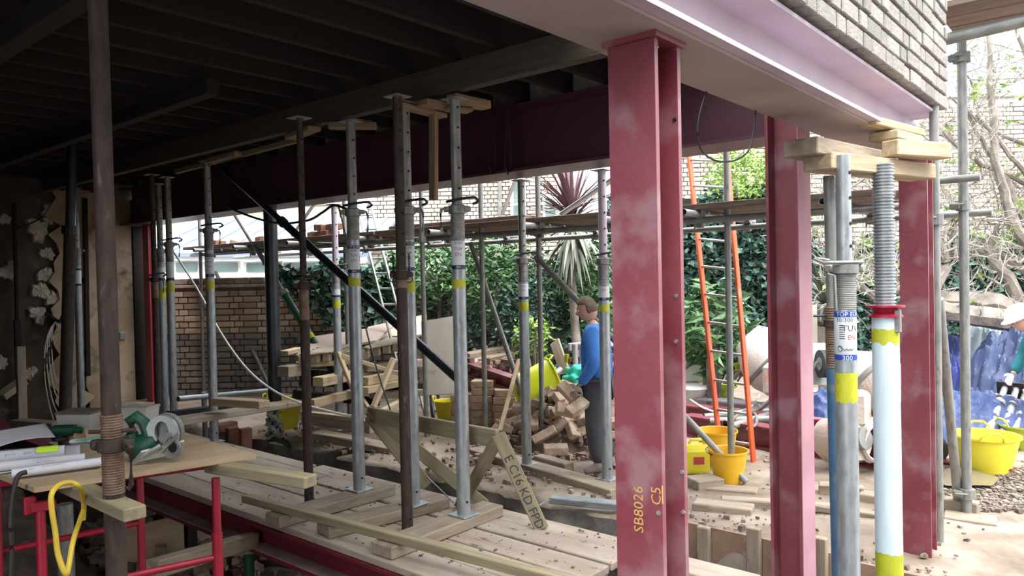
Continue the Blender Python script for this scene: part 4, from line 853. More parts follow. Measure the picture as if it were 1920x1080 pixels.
cable('loop of dark cable hanging under the side beam right of the front column', [AY(x, y, 1.472) for x, y in ((1325, 172), (1312, 215), (1308, 255), (1318, 285), (1345, 302), (1380, 300), (1405, 280), (1414, 240), (1417, 205))], .0045, M_cable)
for px, lab in ((925, 'grey web sling hanging on the deep beam, nearest the right front prop'), (955, 'grey web sling hanging on the deep beam, nearest the front column')):
    mb = MB(); c = [Vector(AX(px+dx, y, 5.06)) for dx, y in ((-2, 168), (-1, 220), (-2, 250), (-5, 280), (-6, 310), (0, 328), (7, 310), (6, 280), (3, 250), (2, 220), (2, 168))]
    v = []; 
    for p in c: v += [p+Vector((-.015, .0, 0)), p+Vector((.005, .028, 0))]
    f = [(2*i, 2*i+2, 2*i+3, 2*i+1) for i in range(len(c)-1)]; mb.add(v, f)
    mb.add([p+Vector((-.012, -.01, 0)) for p in v], f); tag(mb.build('lifting_sling', M_sling), lab, 'sling')
# ================================================================ HOUSES BEYOND THE GARDEN
def hz(px, py, d): return Vector([float(q_) for q_ in AD(px, py, d)])
RV = Vector((float(c_r[0]), float(c_r[1]), 0)).normalized(); FV = Vector((float(c_f[0]), float(c_f[1]), 0)).normalized()
HM = Matrix((RV, FV, Vector((0, 0, 1)))).transposed().to_4x4()
def hbox(nm, px0, px1, py0, py1, d, thick, m_, par, bev=0, zlo=None, zhi=None):
    pa = hz(px0, py1, d); pb = hz(px1, py0, d); w = (pb-pa).dot(RV); z0 = zlo if zlo is not None else pa.z; z1 = zhi if zhi is not None else pb.z
    c = pa+RV*w/2+FV*thick/2; mb = MB(); mb.box((0, 0, 0), (w, thick, z1-z0), bev, Matrix.Translation((c.x, c.y, (z0+z1)/2)) @ HM); return mb.build(nm, m_, par)
t = thing('outbuilding', 'low white outbuilding with windows and a blue grey roof behind the garden wall', 'building', hz(470, 530, 16)-Vector((0, 0, 1.8)))
hbox('wall', 250, 680, 512, 540, 16.0, .2, M_houseW, t, zlo=GZ)
hbox('fascia', 250, 680, 474, 491, 15.9, .3, M_houseW, t)
for i, (x0, x1) in enumerate(((255, 318), (330, 368), (384, 444), (462, 523), (532, 600), (612, 670))):
    w = hbox('window', x0-6, x1+6, 489, 513, 16.05, .06, M_houseW, t); hbox('pane', x0, x1, 492, 510, 16.0, .06, M_glass, w)
p0 = hz(240, 474, 15.8); p1 = hz(690, 474, 15.8); q0 = p0+FV*4.2+Vector((0, 0, 1.05)); q1 = p1+FV*4.2+Vector((0, 0, 1.05)); mb = MB()
mb.add([p0, p1, q1, q0, p0-Vector((0, 0, .08)), p1-Vector((0, 0, .08)), q1-Vector((0, 0, .08)), q0-Vector((0, 0, .08))], [(0, 1, 2, 3), (7, 6, 5, 4), (0, 4, 5, 1), (1, 5, 6, 2), (2, 6, 7, 3), (3, 7, 4, 0)]); rf = mb.build('roof', M_slate, t)
for k in range(9):
    a = p0.lerp(p1, (k+.5)/9)+Vector((0, 0, .02)); b = q0.lerp(q1, (k+.5)/9)+Vector((0, 0, .02)); rod('roof_roll', a, b, .03, M_slate, rf, 6)
t = thing('house', 'cream house with a stone parapet block behind the low outbuilding', 'building', hz(520, 540, 21)-Vector((0, 0, 2)))
hbox('wall', 200, 640, 392, 480, 21, .4, M_cream, t); hbox('parapet', 196, 636, 376, 396, 20.8, .5, M_cream, t, .03); hbox('wall', 200, 640, 100, 374, 22, .4, M_houseW, t)
hbox('bay', 520, 622, 384, 440, 20.0, .9, M_cream, t, .03); hbox('bay_coping', 514, 628, 377, 386, 19.9, 1.0, M_cream, t, .03)
t = thing('house', 'white rendered house wall rising left of the pale brick house', 'building', hz(660, 540, 22)-Vector((0, 0, 2)))
hbox('wall', 618, 702, 60, 520, 21.5, .5, M_houseW, t, zlo=GZ); w = hbox('window', 640, 660, 380, 420, 21.45, .1, M_white, t); hbox('pane', 643, 657, 384, 416, 21.42, .08, M_glass, w)
t = thing('house', 'pale brick house behind the scaffold, with a drainpipe and white windows', 'building', hz(860, 540, 20)-Vector((0, 0, 2)))
pa = hz(690, 520, 20); mb = MB(); hbox('mortar_bed', 690, 1050, 60, 520, 20.05, .3, M_mortp, t, zlo=GZ)
def visc(px, py): return 690 < px < 1040 and 320 < py < 470
brick_field(t, (pa.x, pa.y, 2.3), RV, 5.1, 3.0, .29, .085, .022, .1, M_brickp, None, None, 280, vis=visc)
rod('drainpipe', hz(937, 480, 19.85), hz(937, 200, 19.85), .05, M_grey, t)
for x0, x1, y0, y1 in ((958, 985, 335, 430), (1018, 1046, 365, 410)):
    w = hbox('window', x0, x1, y0, y1, 19.9, .12, M_white, t); hbox('pane', x0+5, x1-5, y0+6, (y0+y1)/2-2, 19.87, .1, M_glass, w); hbox('pane', x0+5, x1-5, (y0+y1)/2+2, y1-6, 19.87, .1, M_glass, w)
# slate roof over the boundary wall
t = thing('roof', 'blue grey slate roof rising beyond the boundary wall at the top right', 'roof', hz(1800, 180, 17)); p0 = hz(1700, 182, 17.2); p1 = hz(2150, 176, 17.2)
up_ = FV*3.2+Vector((0, 0, 2.1))
for r in range(12):
    for c in range(13):
        a = p0.lerp(p1, (c+(.5 if r % 2 else 0))/13)+up_*(r/12); mb = MB(); dx = (p1-p0)/13*.96; u_ = up_/12*1.1
        mb.add([a, a+dx, a+dx+u_, a+u_, a+Vector((0, 0, .03)), a+dx+Vector((0, 0, .03)), a+dx+u_+Vector((0, 0, .0)), a+u_], [(4, 5, 6, 7), (0, 1, 5, 4)]); mb.build('slate', M_slate, t)
# ================================================================ PLANTS
def shrub(name, lab, c, rx, ry, rz, n, size, m_, group=None, stem=True, asp=.5, hollow=.5):
    t = thing(name, lab, 'shrub', (c[0], c[1], GZ), group)
    leaf_obj('foliage', n, blob(c, rx, ry, rz, hollow), size, m_, t, asp)
    mb = MB()
    for k in range(5):
        a = random.uniform(0, 6.28); mb.path([(c[0]+.1*math.cos(a), c[1]+.1*math.sin(a), GZ), (c[0]+.3*rx*math.cos(a), c[1]+.3*ry*math.sin(a), c[2]-.3*rz), (c[0]+.6*rx*math.cos(a), c[1]+.6*ry*math.sin(a), c[2]+.4*rz)], .03, 5, [.04, .03, .012])
    if stem: mb.build('stems', M_bark, t)
    return t
def at(px, py, d): q_ = AD(px, py, d); return (float(q_[0]), float(q_[1]), float(q_[2]))
shrub('shrub', 'bright green leafy shrub left of the middle, over the pale board', at(800, 505, 12.2), .8, .8, .55, 1500, .13, M_leaf)
shrub('shrub', 'dense green shrub in the middle behind the right front prop', at(925, 520, 11.8), .75, .8, .75, 2400, .12, M_leaf)
shrub('shrub', 'dark green shrub low between the two garden props', at(1010, 590, 11.2), .7, .7, .65, 2400, .11, M_leafd)
shrub('shrub', 'mid green bush behind the worker in blue', at(1100, 540, 11.0), .65, .7, .8, 2200, .12, M_leaf)
shrub('shrub', 'dark shrub against the garden wall above the dark ladder piece', at(850, 580, 12.6), .6, .6, .6, 1400, .11, M_leafd)
shrub('shrub', 'fresh light green sprig shrub in front of the dark hedge gap', at(998, 625, 10.2), .28, .28, .3, 260, .1, M_leafl, stem=True)
shrub('shrub', 'laurel bush with long pale leaves at the foot of the orange ladder', at(1330, 610, 9.6), .5, .5, .6, 420, .24, M_leaf, asp=.32)
shrub('shrub', 'light leaved shrub in the bright gap under the deep beam right of the front column', at(1390, 330, 13.5), .8, .7, .55, 1500, .1, M_leafl)
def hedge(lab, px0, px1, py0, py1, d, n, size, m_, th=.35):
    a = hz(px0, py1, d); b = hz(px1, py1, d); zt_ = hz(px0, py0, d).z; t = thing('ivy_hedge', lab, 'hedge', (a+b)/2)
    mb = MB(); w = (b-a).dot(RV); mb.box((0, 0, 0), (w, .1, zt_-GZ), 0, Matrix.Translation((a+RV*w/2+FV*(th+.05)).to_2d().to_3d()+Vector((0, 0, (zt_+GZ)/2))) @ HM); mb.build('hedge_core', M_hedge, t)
    def fn(k):
        u = RS.uniform(0, 1, k); h = RS.uniform(0, 1, k); bump = (.5+.5*np.sin(u*17+3*h)*np.cos(h*9+u*5))
        P = np.array(a)[None]+np.array(RV)[None]*(u*w)[:, None]+np.array(FV)[None]*(th*(1-bump*RS.uniform(0, 1, k)))[:, None]; P[:, 2] = GZ+h*(zt_-GZ)*(1+.08*np.sin(u*23))
        return P
    leaf_obj('foliage', n, fn, size, m_, t, .8); return t
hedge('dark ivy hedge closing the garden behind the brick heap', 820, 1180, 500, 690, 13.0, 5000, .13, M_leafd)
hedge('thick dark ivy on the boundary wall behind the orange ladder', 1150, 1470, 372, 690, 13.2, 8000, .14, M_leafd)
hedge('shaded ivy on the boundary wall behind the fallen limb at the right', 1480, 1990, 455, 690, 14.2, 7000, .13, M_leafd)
# ivy over the garden wall
t = thing('ivy', 'ivy tumbling over the garden brick wall behind the black post', 'ivy', AD(600, 620, 12.4))
def ivy_fn(k):
    u = RS.uniform(0, 1, k)**.8; px = 525+u*230; top = 497+8*np.sin(u*9); bot = 520+np.where(u < .35, 200*u, 70+55*np.sin((u-.3)*4))*1.0
    h = RS.uniform(0, 1, k)**1.4; py = top+(bot-top)*h; P = np.array([AD(x_, y_, 12.35-RS.uniform(0, .25)) for x_, y_ in zip(px, py)]); return P
leaf_obj('foliage', 1700, ivy_fn, .15, M_leafd, t, .8); leaf_obj('foliage_edge', 300, ivy_fn, .11, M_leaf, t, .7)
mb = MB(); mb.path([AD(560, 640, 12.4), AD(572, 590, 12.35), AD(580, 540, 12.35), AD(600, 505, 12.4)], .03, 6); mb.build('stem', M_bark, t)
# cordyline palm
pc = Vector(at(1074, 408, 10.4)); t = thing('palm', 'spiky purple cordyline palm above the scaffold walk with drooping grey lower leaves', 'palm', (pc.x, pc.y, GZ))
mb = MB(); mb.path([(pc.x, pc.y, GZ), (pc.x+.05, pc.y, .6), (pc.x-.02, pc.y+.02, 1.6), (pc.x, pc.y, pc.z+.05)], .09, 10, [.09, .07, .06, .06]); mb.build('trunk', M_bark, t, True)
def blade(p, d, L, w, droop, m_, name='leaf'):
    d = d.normalized(); sd = d.cross(Vector((0, 0, 1))); sd = sd.normalized() if sd.length > .05 else Vector((1, 0, 0)); v = []; n = 5; q_ = p.copy(); dd = d.copy()
    for i in range(n+1):
        k = i/n; ww = w*(.5+1.2*k if k < .35 else .92*(1-k)/.65+.03); up_ = dd.cross(sd)*-1
        v += [q_-sd*ww*.5+up_*ww*.12, q_, q_+sd*ww*.5+up_*ww*.12]; dd = (dd+Vector((0, 0, -droop/n))).normalized(); q_ = q_+dd*(L/n)
    f = [(3*i+j, 3*i+j+1, 3*i+j+4, 3*i+j+3) for i in range(n) for j in (0, 1)]; mb = MB(); mb.add(v, f); me = bpy.data.meshes.new(name); me.from_pydata(mb.v, [], mb.f); return link(name, me, m_, t)
for i in range(95):
    a = random.uniform(0, 6.28); e = random.uniform(.1, 1.45); blade(pc+Vector((0, 0, random.uniform(-.1, .15))), Vector((math.cos(a)*math.cos(e), math.sin(a)*math.cos(e), math.sin(e))), random.uniform(.75, 1.05), random.uniform(.05, .075), random.uniform(.05, .5), M_palm)
for i in range(60):
    a = random.uniform(0, 6.28); e = random.uniform(-1.2, -.2); blade(pc+Vector((0, 0, random.uniform(-.35, -.05))), Vector((math.cos(a)*math.cos(e), math.sin(a)*math.cos(e), math.sin(e))), random.uniform(.6, .95), random.uniform(.055, .08), random.uniform(.5, 1.6), M_palmd)
pc = Vector(at(1545, 530, 10.5)); t = thing('phormium', 'grey green strap leaved plant in the gap between the middle and right columns', 'plant', (pc.x, pc.y, GZ))
for i in range(60):
    a = random.uniform(0, 6.28); e = random.uniform(.2, 1.4); blade(Vector((pc.x, pc.y, pc.z-.3)), Vector((math.cos(a)*math.cos(e), math.sin(a)*math.cos(e), math.sin(e))), random.uniform(.6, 1.0), .06, random.uniform(.6, 1.6), M_palmd)
mb = MB(); mb.path([(pc.x, pc.y, GZ), (pc.x, pc.y, pc.z-.3)], .1, 8); mb.build('stem', M_bark, t)
# bare tree with fallen limbs at the right
tr_ = thing('bare_tree', 'bare pale branching tree with first yellow green buds at the right edge', 'tree', at(1985, 720, 9.6)); twig = MB(); buds = []
def limb(pts, r0, r1, nm='branch', m_=M_bark, d=9.6, par=None, twigs=6, tl=.6):
    P = [hz(x, y, d+dd) for x, y, dd in pts]; mb = MB(); n = len(P); out = []; rad = []
    for i in range(n-1):
        for k in range(4):
            u = k/4; q_ = P[i].lerp(P[i+1], u)+Vector((random.uniform(-1, 1), random.uniform(-1, 1), random.uniform(-1, 1)))*.012; out.append(q_); rad.append(r0+(r1-r0)*(i+u)/(n-1))
    out.append(P[-1]); rad.append(r1); mb.path(out, .1, 7, rad); mb.build(nm, m_, par or tr_, True)
    for k in range(twigs):
        i = random.randrange(len(out)); p = out[i]; dd = Vector((random.uniform(-1, 1), random.uniform(-1, 1), random.uniform(-.25, 1))).normalized(); pts_ = [p]; L = random.uniform(.4, 1)*tl
        for j in range(5): dd = (dd+Vector((random.uniform(-1, 1), random.uniform(-1, 1), random.uniform(-.6, .8)))*.28).normalized(); pts_.append(pts_[-1]+dd*L/5)
        r_ = max(.006, min(rad[i]*.4, .014)); twig.path(pts_, r_, 4, [r_*(1-.13*j) for j in range(6)])
        for j in (2, 3, 4):
            d2 = (dd+Vector((random.uniform(-1, 1), random.uniform(-1, 1), random.uniform(-1, 1)))*.9).normalized(); twig.path([pts_[j], pts_[j]+d2*L*.22, pts_[j]+d2*L*.4+Vector((0, 0, .05))], .005, 3, [.006, .005, .003])
        if random.random() < .2: buds.append(pts_[-1])
limb([(1990, 740, 0), (1965, 640, 0), (1925, 600, 0), (1870, 572, 0), (1810, 566, .1), (1752, 560, .2), (1700, 530, .3)], .22, .09, twigs=10)
limb([(1925, 605, -.1), (1850, 594, -.2), (1780, 585, -.1), (1735, 568, 0), (1690, 540, .1)], .15, .09, twigs=8)
limb([(1925, 600, 0), (1890, 520, 0), (1862, 490, .1), (1858, 460, .2), (1870, 420, .2)], .09, .03, twigs=10)
limb([(1960, 500, 0), (1905, 430, 0), (1888, 380, 0), (1866, 300, 0), (1860, 200, 0), (1855, 100, 0), (1848, 0, .1)], .085, .02, twigs=14)
limb([(1965, 460, 0), (1925, 425, 0), (1890, 340, .2), (1850, 280, .3), (1815, 215, .4), (1795, 150, .4)], .06, .015, twigs=12)
limb([(1990, 420, 0), (1920, 320, 0), (1870, 260, 0), (1830, 215, 0)], .05, .015, twigs=10)
limb([(1990, 300, .3), (1920, 270, .3), (1850, 240, .3), (1780, 180, .4)], .04, .01, twigs=10)
limb([(1985, 380, .2), (1900, 330, .2), (1840, 310, .2), (1780, 260, .2), (1740, 210, .4)], .04, .012, twigs=10)
limb([(1990, 240, 0), (1930, 120, 0), (1905, 50, 0), (1890, -20, 0)], .04, .012, twigs=8)
limb([(1740, 560, .1), (1775, 500, .1), (1770, 470, .1), (1748, 440, .2)], .09, .03, twigs=12, tl=.5)
limb([(1940, 520, 0), (1880, 480, .2), (1820, 470, .3), (1760, 480, .4)], .05, .02, twigs=12, tl=.5)
limb([(1990, 440, .2), (1890, 415, .2), (1830, 400, .2), (1770, 410, .3), (1720, 405, .4)], .035, .012, twigs=12, tl=.5)
limb([(1690, 540, .1), (1640, 560, .1), (1600, 520, .1), (1585, 480, .1)], .06, .03, twigs=8, tl=.5)
for k in range(70):
    x = random.uniform(1530, 1990); y = random.uniform(80, 560) if k > 30 else random.uniform(400, 560); limb([(x, y, random.uniform(-.3, .6)), (x+random.uniform(-60, 60), y-random.uniform(10, 70), .3), (x+random.uniform(-110, 110), y-random.uniform(0, 110), .5)], .016, .007, twigs=9, tl=.75)
o = twig.build('twigs', M_twig, tr_); o['kind'] = 'stuff'
bp = np.array([tuple(b) for b in buds]); v, f = leaves(len(bp)*7, lambda n: np.repeat(bp, 7, 0)+RS.normal(size=(n, 3))*.03, .09); o = link('buds', np_mesh('buds', v, f), M_leafl, tr_); o['kind'] = 'stuff'
# ================================================================ SITE CLUTTER IN THE GARDEN
def tim(lab, px0, y0, d0, px1, y1, d1, w, h, m_=M_wood, name='timber', cat='timber', group=None, **k):
    o = bar(name, AD(px0, y0, d0), AD(px1, y1, d1), w, h, m_, **k); return tag(o, lab, cat, group)
def trug(lab, loc, r, h, m_, rot=(0, 0, 0), name='flexible_trug', cat='bucket', handles=True, bail=False, k=.72):
    t = thing(name, lab, cat, loc); t.rotation_euler = rot; n = 28; prof = [(r*k*.3, .004), (r*k, 0), (r*.86, h*.5), (r, h), (r*1.05, h+.004), (r*1.05, h-.014), (r*.97, h-.01), (r*.84, h*.5), (r*k*.95, .012), (.001, .014)]
    mb = MB(); mb.lathe(prof, n, closed=True); me = mb.mesh('body'); shade(me, 50); o = bpy.data.objects.new('body', me); COL.objects.link(o); me.materials.append(m_); o.parent = t
    if handles:
        for sg in (-1, 1):
            mb = MB(); mb.path([(sg*r*1.0, -.09, h-.01), (sg*r*1.06, -.085, h+.03), (sg*r*1.08, -.04, h+.065), (sg*r*1.08, .04, h+.065), (sg*r*1.06, .085, h+.03), (sg*r*1.0, .09, h-.01)], .011, 7); me = mb.mesh('handle'); shade(me, 50); me.materials.append(m_); o = bpy.data.objects.new('handle', me); COL.objects.link(o); o.parent = t
    if bail:
        mb = MB(); mb.path([(r*1.03*math.cos(a), r*1.03*math.sin(a)*.4+ r*.9*math.sin(a), h-.03+.02*math.sin(a)) for a in np.linspace(0, 3.14, 14)], .005, 5); me = mb.mesh('wire_handle'); me.materials.append(M_black); o = bpy.data.objects.new('wire_handle', me); COL.objects.link(o); o.parent = t
    return t
def gp(px, py, z=GZ): q_ = G(px, py, z); return (float(q_[0]), float(q_[1]), z)
ha = math.atan2(c_r[1], c_r[0])
trug('yellow trug standing on the soil behind the wrapped foot of the black post', gp(533, 802), .225, .37, M_yel, (0, 0, ha))
trug('small yellow trug beside the brick stack, left of the right front prop', gp(837, 785), .155, .24, M_yel, (0, 0, ha))
trug('bright lime yellow trug tipped on its side on the brick heap', AD(972, 738, 8.6), .27, .44, M_lime, (0, math.radians(74), ha+.25), k=.8)
trug('yellow green trug full of rods beside the toilet', gp(1344, 776), .23, .36, M_oliv, (0, 0, ha))
trug('yellow trug on the right with three prop ends laid across behind it', gp(1848, 882), .275, .33, M_yel, (0, 0, ha+1.2))
trug('yellow green trug cut by the right edge of the picture behind the grey props', gp(1925, 842), .24, .25, M_oliv, (0, 0, ha))
trug('amber builders bucket in front, with measuring marks, beside the scaffold foot', gp(1366, 903), .168, .285, M_amber, (0, 0, ha+.4), 'builders_bucket', handles=False, bail=True)
trug('amber builders bucket behind the front amber one at the orange ladder', gp(1345, 870), .19, .33, M_amber, (0, 0, ha), 'builders_bucket', handles=False)
# jerry can
jc = gp(1309, 884); t = thing('jerry_can', 'yellow plastic jerry can standing left of the amber buckets', 'can', jc); t.rotation_euler = (0, 0, ha)
def child(nm, mb, m_, par, sm=False):
    me = mb.mesh(nm); 
    if sm: shade(me, 45)
    me.materials.append(m_); o = bpy.data.objects.new(nm, me); COL.objects.link(o); o.parent = par; return o
mb = MB(); mb.prism([(-.075, 0), (.075, 0), (.08, .02), (.08, .2), (.05, .26), (-.05, .26), (-.08, .2), (-.08, .02)], -.12, .09); child('body', mb, M_yel, t)
mb = MB(); mb.path([(.06, 0, .255), (.05, 0, .3), (-.06, 0, .3), (-.09, 0, .24)], .016, 8); child('handle', mb, M_yel, t, True)
mb = MB(); mb.tube((.07, 0, .25), (.07, 0, .29), .025, 12); child('cap', mb, M_amber, t)
mb = MB(); mb.box((-.01, -.081, .12), (.1, .002, .07)); child('label_print', mb, M_redink, t)
# red sections lying in the garden
def beam_on(lab, px0, y0, px1, y1, z, bw_, d, m_, **k):
    a = G(px0, y0, z); b = G(px1, y1, z); o = section('steel_section', (a[0], a[1], z+d/2), (b[0], b[1], z+d/2), bw_, d, .02, .016, m_); return tag(o, lab, 'beam')
beam_on('red steel section on the soil, front one of the stack behind the amber buckets', 1288, 815, 1700, 885, GZ, .2, .24, M_red)
beam_on('dusty red steel section, middle one of the stack behind the amber buckets', 1285, 797, 1640, 845, GZ, .2, .26, M_red)
beam_on('red steel section with a pale dusty top, back one of the stack near the toilet', 1285, 782, 1600, 822, GZ, .22, .28, M_redp)
beam_on('flat red steel plate section under the yellow trug on the right', 1765, 872, 1900, 890, GZ, .12, .06, M_red)
def beam_px(lab, px0, y0, d0, px1, y1, d1, bw_, dd, m_=M_red, up=(0, 0, 1)): o = section('steel_section', AD(px0, y0, d0), AD(px1, y1, d1), bw_, dd, .03, .03, m_, up=up); return tag(o, lab, 'beam')
beam_px('dusty red channel sloping down over the rubble behind the brick stack', 872, 688, 9.6, 972, 722, 9.0, .16, .16, M_red)
beam_px('shorter red section on the rubble behind the raking scaffold tube', 930, 695, 9.9, 985, 715, 9.6, .16, .16, M_red)
t = thing('box_section', 'short red hollow section pointing out beside the tipped lime trug', 'beam', AD(1048, 732, 9.2)); a = AD(1062, 712, 9.0); b = AD(1028, 740, 9.7)
m_, L_ = frame(a, b); mb = MB(); v = [(x, y_*r_, z_*r_) for x in (-L_/2, L_/2) for r_ in (.085, .07) for y_, z_ in ((-1, -1), (1, -1), (1, 1), (-1, 1))]
f = []
for i in range(4): j = (i+1) % 4; f += [(i, j, 8+j, 8+i), (4+i, 12+i, 12+j, 4+j), (i, 4+i, 4+j, j), (8+i, 8+j, 12+j, 12+i)]
mb.add(v, f); link('tube', mb.mesh('tube'), M_red, t, m_)
o = rod('plastic_pipe', AD(1018, 718, 9.4), AD(1052, 694, 9.6), .05, M_grey, hollow=True); tag(o, 'grey plastic pipe end rising behind the lime trug', 'pipe')
# red trestle frames
t = thing('steel_trestle', 'dusty red folding trestle frame standing behind the worker in blue', 'trestle', AD(1090, 740, 9.0))
for y in (648, 672, 690): bar('rail', AD(1066, y+3, 9.0), AD(1150, y-6, 9.2), .05, .09 if y == 648 else .05, M_redp if y == 648 else M_red, t)
for px in (1078, 1091, 1140): rod('leg', AD(px, 645, 9.0), AD(px+3, 750, 9.0), .035, M_redp, t, 10)
bar('rail_end', AD(1063, 664, 9.02), AD(1063, 680, 9.02), .05, .05, M_yband, t)
tim('timber offcut leaning upright in the dark gap left of the trestle frame', 1040, 640, 9.8, 1064, 712, 9.5, .16, .03, M_woodd, up=(1, 0, 0))
# teal sack
sp = Vector(at(1086, 722, 8.7)); bm = bmesh.new(); bmesh.ops.create_icosphere(bm, subdivisions=4, radius=1)
for v in bm.verts:
    p = v.co; n = 1+.10*math.sin(p.x*7+p.z*4)+.08*math.sin(p.y*9-p.z*6)+.06*math.sin(p.z*13+p.x*5); v.co = Vector((p.x*.20*n, p.y*.19*n, p.z*.23*n))
me = bpy.data.meshes.new('rubble_sack'); bm.to_mesh(me); bm.free(); o = link('rubble_sack', me, M_teal, None, Matrix.Translation(sp), True); tag(o, 'teal woven sack slumped behind the brick heap at the worker\'s hand', 'sack')
# ---- brick stack and heap
R_ = Vector((float(c_r[0]), float(c_r[1]), 0)); s0 = Vector(gp(886, 808)); st_dir = ha-.12
def stack(px, py, cols, rows, lab, grp, rz, deep=2, miss=()):
    b = Vector(gp(px, py)); d = Vector((math.cos(rz), math.sin(rz), 0)); e = Vector((-math.sin(rz), math.cos(rz), 0))
    for r in range(rows):
        for c in range(cols):
            for k in range(deep):
                if (r, c) in miss: continue
                put_brick(b+d*(c*.285+random.uniform(-.015, .015))+e*(k*.145+random.uniform(-.01, .01))+Vector((0, 0, .044+r*.0875)), rz+random.uniform(-.06, .06), '%s, %s course up, %s' % (lab, ('bottom', 'second', 'third', 'fourth', 'fifth', 'sixth', 'seventh', 'eighth', 'ninth')[r], 'front' if k == 0 else 'back'), grp)
stack(868, 805, 1, 5, 'brick of the low stack beside the trug', 'bricks stacked by the trug', st_dir)
stack(906, 808, 1, 7, 'brick of the tall neat stack', 'bricks in the tall stack', st_dir, miss=())
stack(948, 812, 1, 6, 'brick of the right stack by the heap', 'bricks in the right stack', st_dir+.1)
def heap_z(x, y): 
    c = HC; u = Vector((x, y, 0))-c; a = u.dot(RV)/.85; b = u.dot(FV)/.75; r2 = a*a+b*b; return GZ+.62*max(0, 1-r2**.75)
HC = Vector(gp(1068, 838)); HC.z = 0; HC = HC+FV*.35
mound = MB(); n = 26; v = []; f = []
for i in range(n+1):
    for j in range(n+1):
        p = HC+RV*((i/n-.5)*1.8)+FV*((j/n-.5)*1.6); v.append((p.x, p.y, heap_z(p.x, p.y)-.06+.02*random.uniform(-1, 1)))
for i in range(n):
    for j in range(n): f.append((i*(n+1)+j, (i+1)*(n+1)+j, (i+1)*(n+1)+j+1, i*(n+1)+j+1))
mound.add(v, f); o = mound.build('rubble_mound', M_rubble); tag(o, 'mound of brick rubble under the loose brick heap', 'rubble', kind='stuff')
for i in range(120):
    a = random.uniform(0, 6.28); r = random.uniform(0, 1)**.5; p = HC+RV*(math.cos(a)*r*.85)+FV*(math.sin(a)*r*.75-.0); z = heap_z(p.x, p.y)+random.uniform(-.01, .06); s_ = random.choice((1, 1, .6, .75, .9))
    put_brick((p.x, p.y, max(z, GZ+.05)), random.uniform(0, 3.14), 'loose reclaimed brick tumbled in the heap beside the worker', 'bricks in the loose heap', (random.uniform(-.7, .7), random.uniform(-.7, .7)), (s_, random.uniform(.85, 1.05), 1))
for px, py, d, rz, tl, lab in ((1064, 770, 6.95, ha+.2, (.9, .3), 'whole pale brick propped face up at the front of the heap'), (1042, 842, 6.95, ha+.05, (.2, 0), 'squared pale brick at the foot of the heap by the timber baulk'), (1065, 735, 7.2, ha-.6, (.5, .7), 'pale brick tipped on the top of the heap near the worker\'s hand'), (1082, 763, 6.9, ha+.6, (.6, -.4), 'pale brick leaning on the right side of the heap')):
    put_brick(at(px, py, d), rz, lab, None, tl, (.82, .82, .82))
v, f = stones(900, lambda n: np.array([[*(HC+RV*random.uniform(-1.1, 1.1)+FV*random.uniform(-1, .6)).to_2d(), 0] for _ in range(n)])+0, .03, .1)
v = np.array(v).reshape(-1, 8, 3); c = v.mean(1); dz = np.array([max(heap_z(a, b), GZ)+.02 for a, b in c[:, :2]]); v[:, :, 2] += (dz-c[:, 2])[:, None]; o = link('brick_rubble', np_mesh('brick_rubble', v.reshape(-1, 3), f), M_rubble); tag(o, 'small broken brick rubble strewn around the heap', 'rubble', kind='stuff')
def scatter(lab, n, fn, smin, smax, m_=M_rubble, name='rubble', cat='rubble'):
    v, f = stones(n, fn, smin, smax); o = link(name, np_mesh(name, v, f), m_); return tag(o, lab, cat, kind='stuff')
RU = lambda a, b, n: RS.uniform(a, b, n)
def pxs(n, x0, x1, y0, y1, z): 
    return np.array([G(a, b, z)+np.array([0, 0, .01]) for a, b in zip(RU(x0, x1, n), RU(y0, y1, n))])
scatter('grey rubble bank behind the red channel', 260, lambda n: np.array([AD(a, b, c) for a, b, c in zip(RU(870, 985, n), RU(676, 745, n), RU(9.4, 10.4, n))]), .06, .18)
scatter('crumbs of soil strewn on the deck boards', 420, lambda n: np.stack([RU(3.05, 4.2, n), RU(2.5, 6.0, n), np.full(n, .004)], 1), .004, .026, M_grav, 'soil_crumbs', 'soil')
scatter('clods along the trench edge and garden soil', 900, lambda n: np.stack([4.95+RS.exponential(1.0, n), RU(.9, 8.5, n), np.full(n, GZ+.015)], 1), .012, .06, M_grav, 'soil_clods', 'soil')
scatter('gravel patch at the right beyond the scaffold foot', 1500, lambda n: pxs(n, 1760, 1940, 868, 960, GZ), .015, .05, M_grav, 'gravel', 'gravel')
# ---- timber pile and boards behind the left props
pile = [(533, 662, 9.6, 562, 655, 9.9, .12, .06, M_wood), (556, 671, 9.4, 700, 660, 10.2, .1, .075, M_woodd), (558, 684, 9.3, 690, 676, 10.0, .12, .07, M_wood), (530, 697, 9.1, 572, 692, 9.4, .2, .13, M_woodd), (596, 716, 8.9, 690, 698, 9.8, .16, .11, M_wood), (683, 715, 9.0, 775, 697, 9.9, .12, .10, M_wood), (683, 732, 8.9, 775, 712, 9.8, .12, .08, M_wood),
        (640, 667, 8.9, 765, 706, 9.2, .06, .05, M_wood), (738, 672, 8.6, 700, 764, 8.4, .06, .055, M_wood), (585, 757, 8.8, 660, 738, 9.2, .1, .1, M_wood), (716, 772, 8.6, 765, 747, 9.0, .08, .06, M_wood), (634, 660, 8.9, 668, 745, 8.8, .06, .04, M_wood), (560, 740, 9.2, 700, 752, 10.0, .3, .1, M_woodo), (700, 742, 9.3, 790, 735, 10.0, .15, .08, M_woodd), (575, 708, 9.6, 640, 712, 10.2, .25, .2, M_woodo), (650, 722, 9.4, 780, 728, 10.2, .3, .16, M_woodo), (682, 690, 9.6, 790, 680, 10.4, .14, .1, M_woodd), (690, 764, 8.9, 640, 690, 9.2, .05, .04, M_wood)]
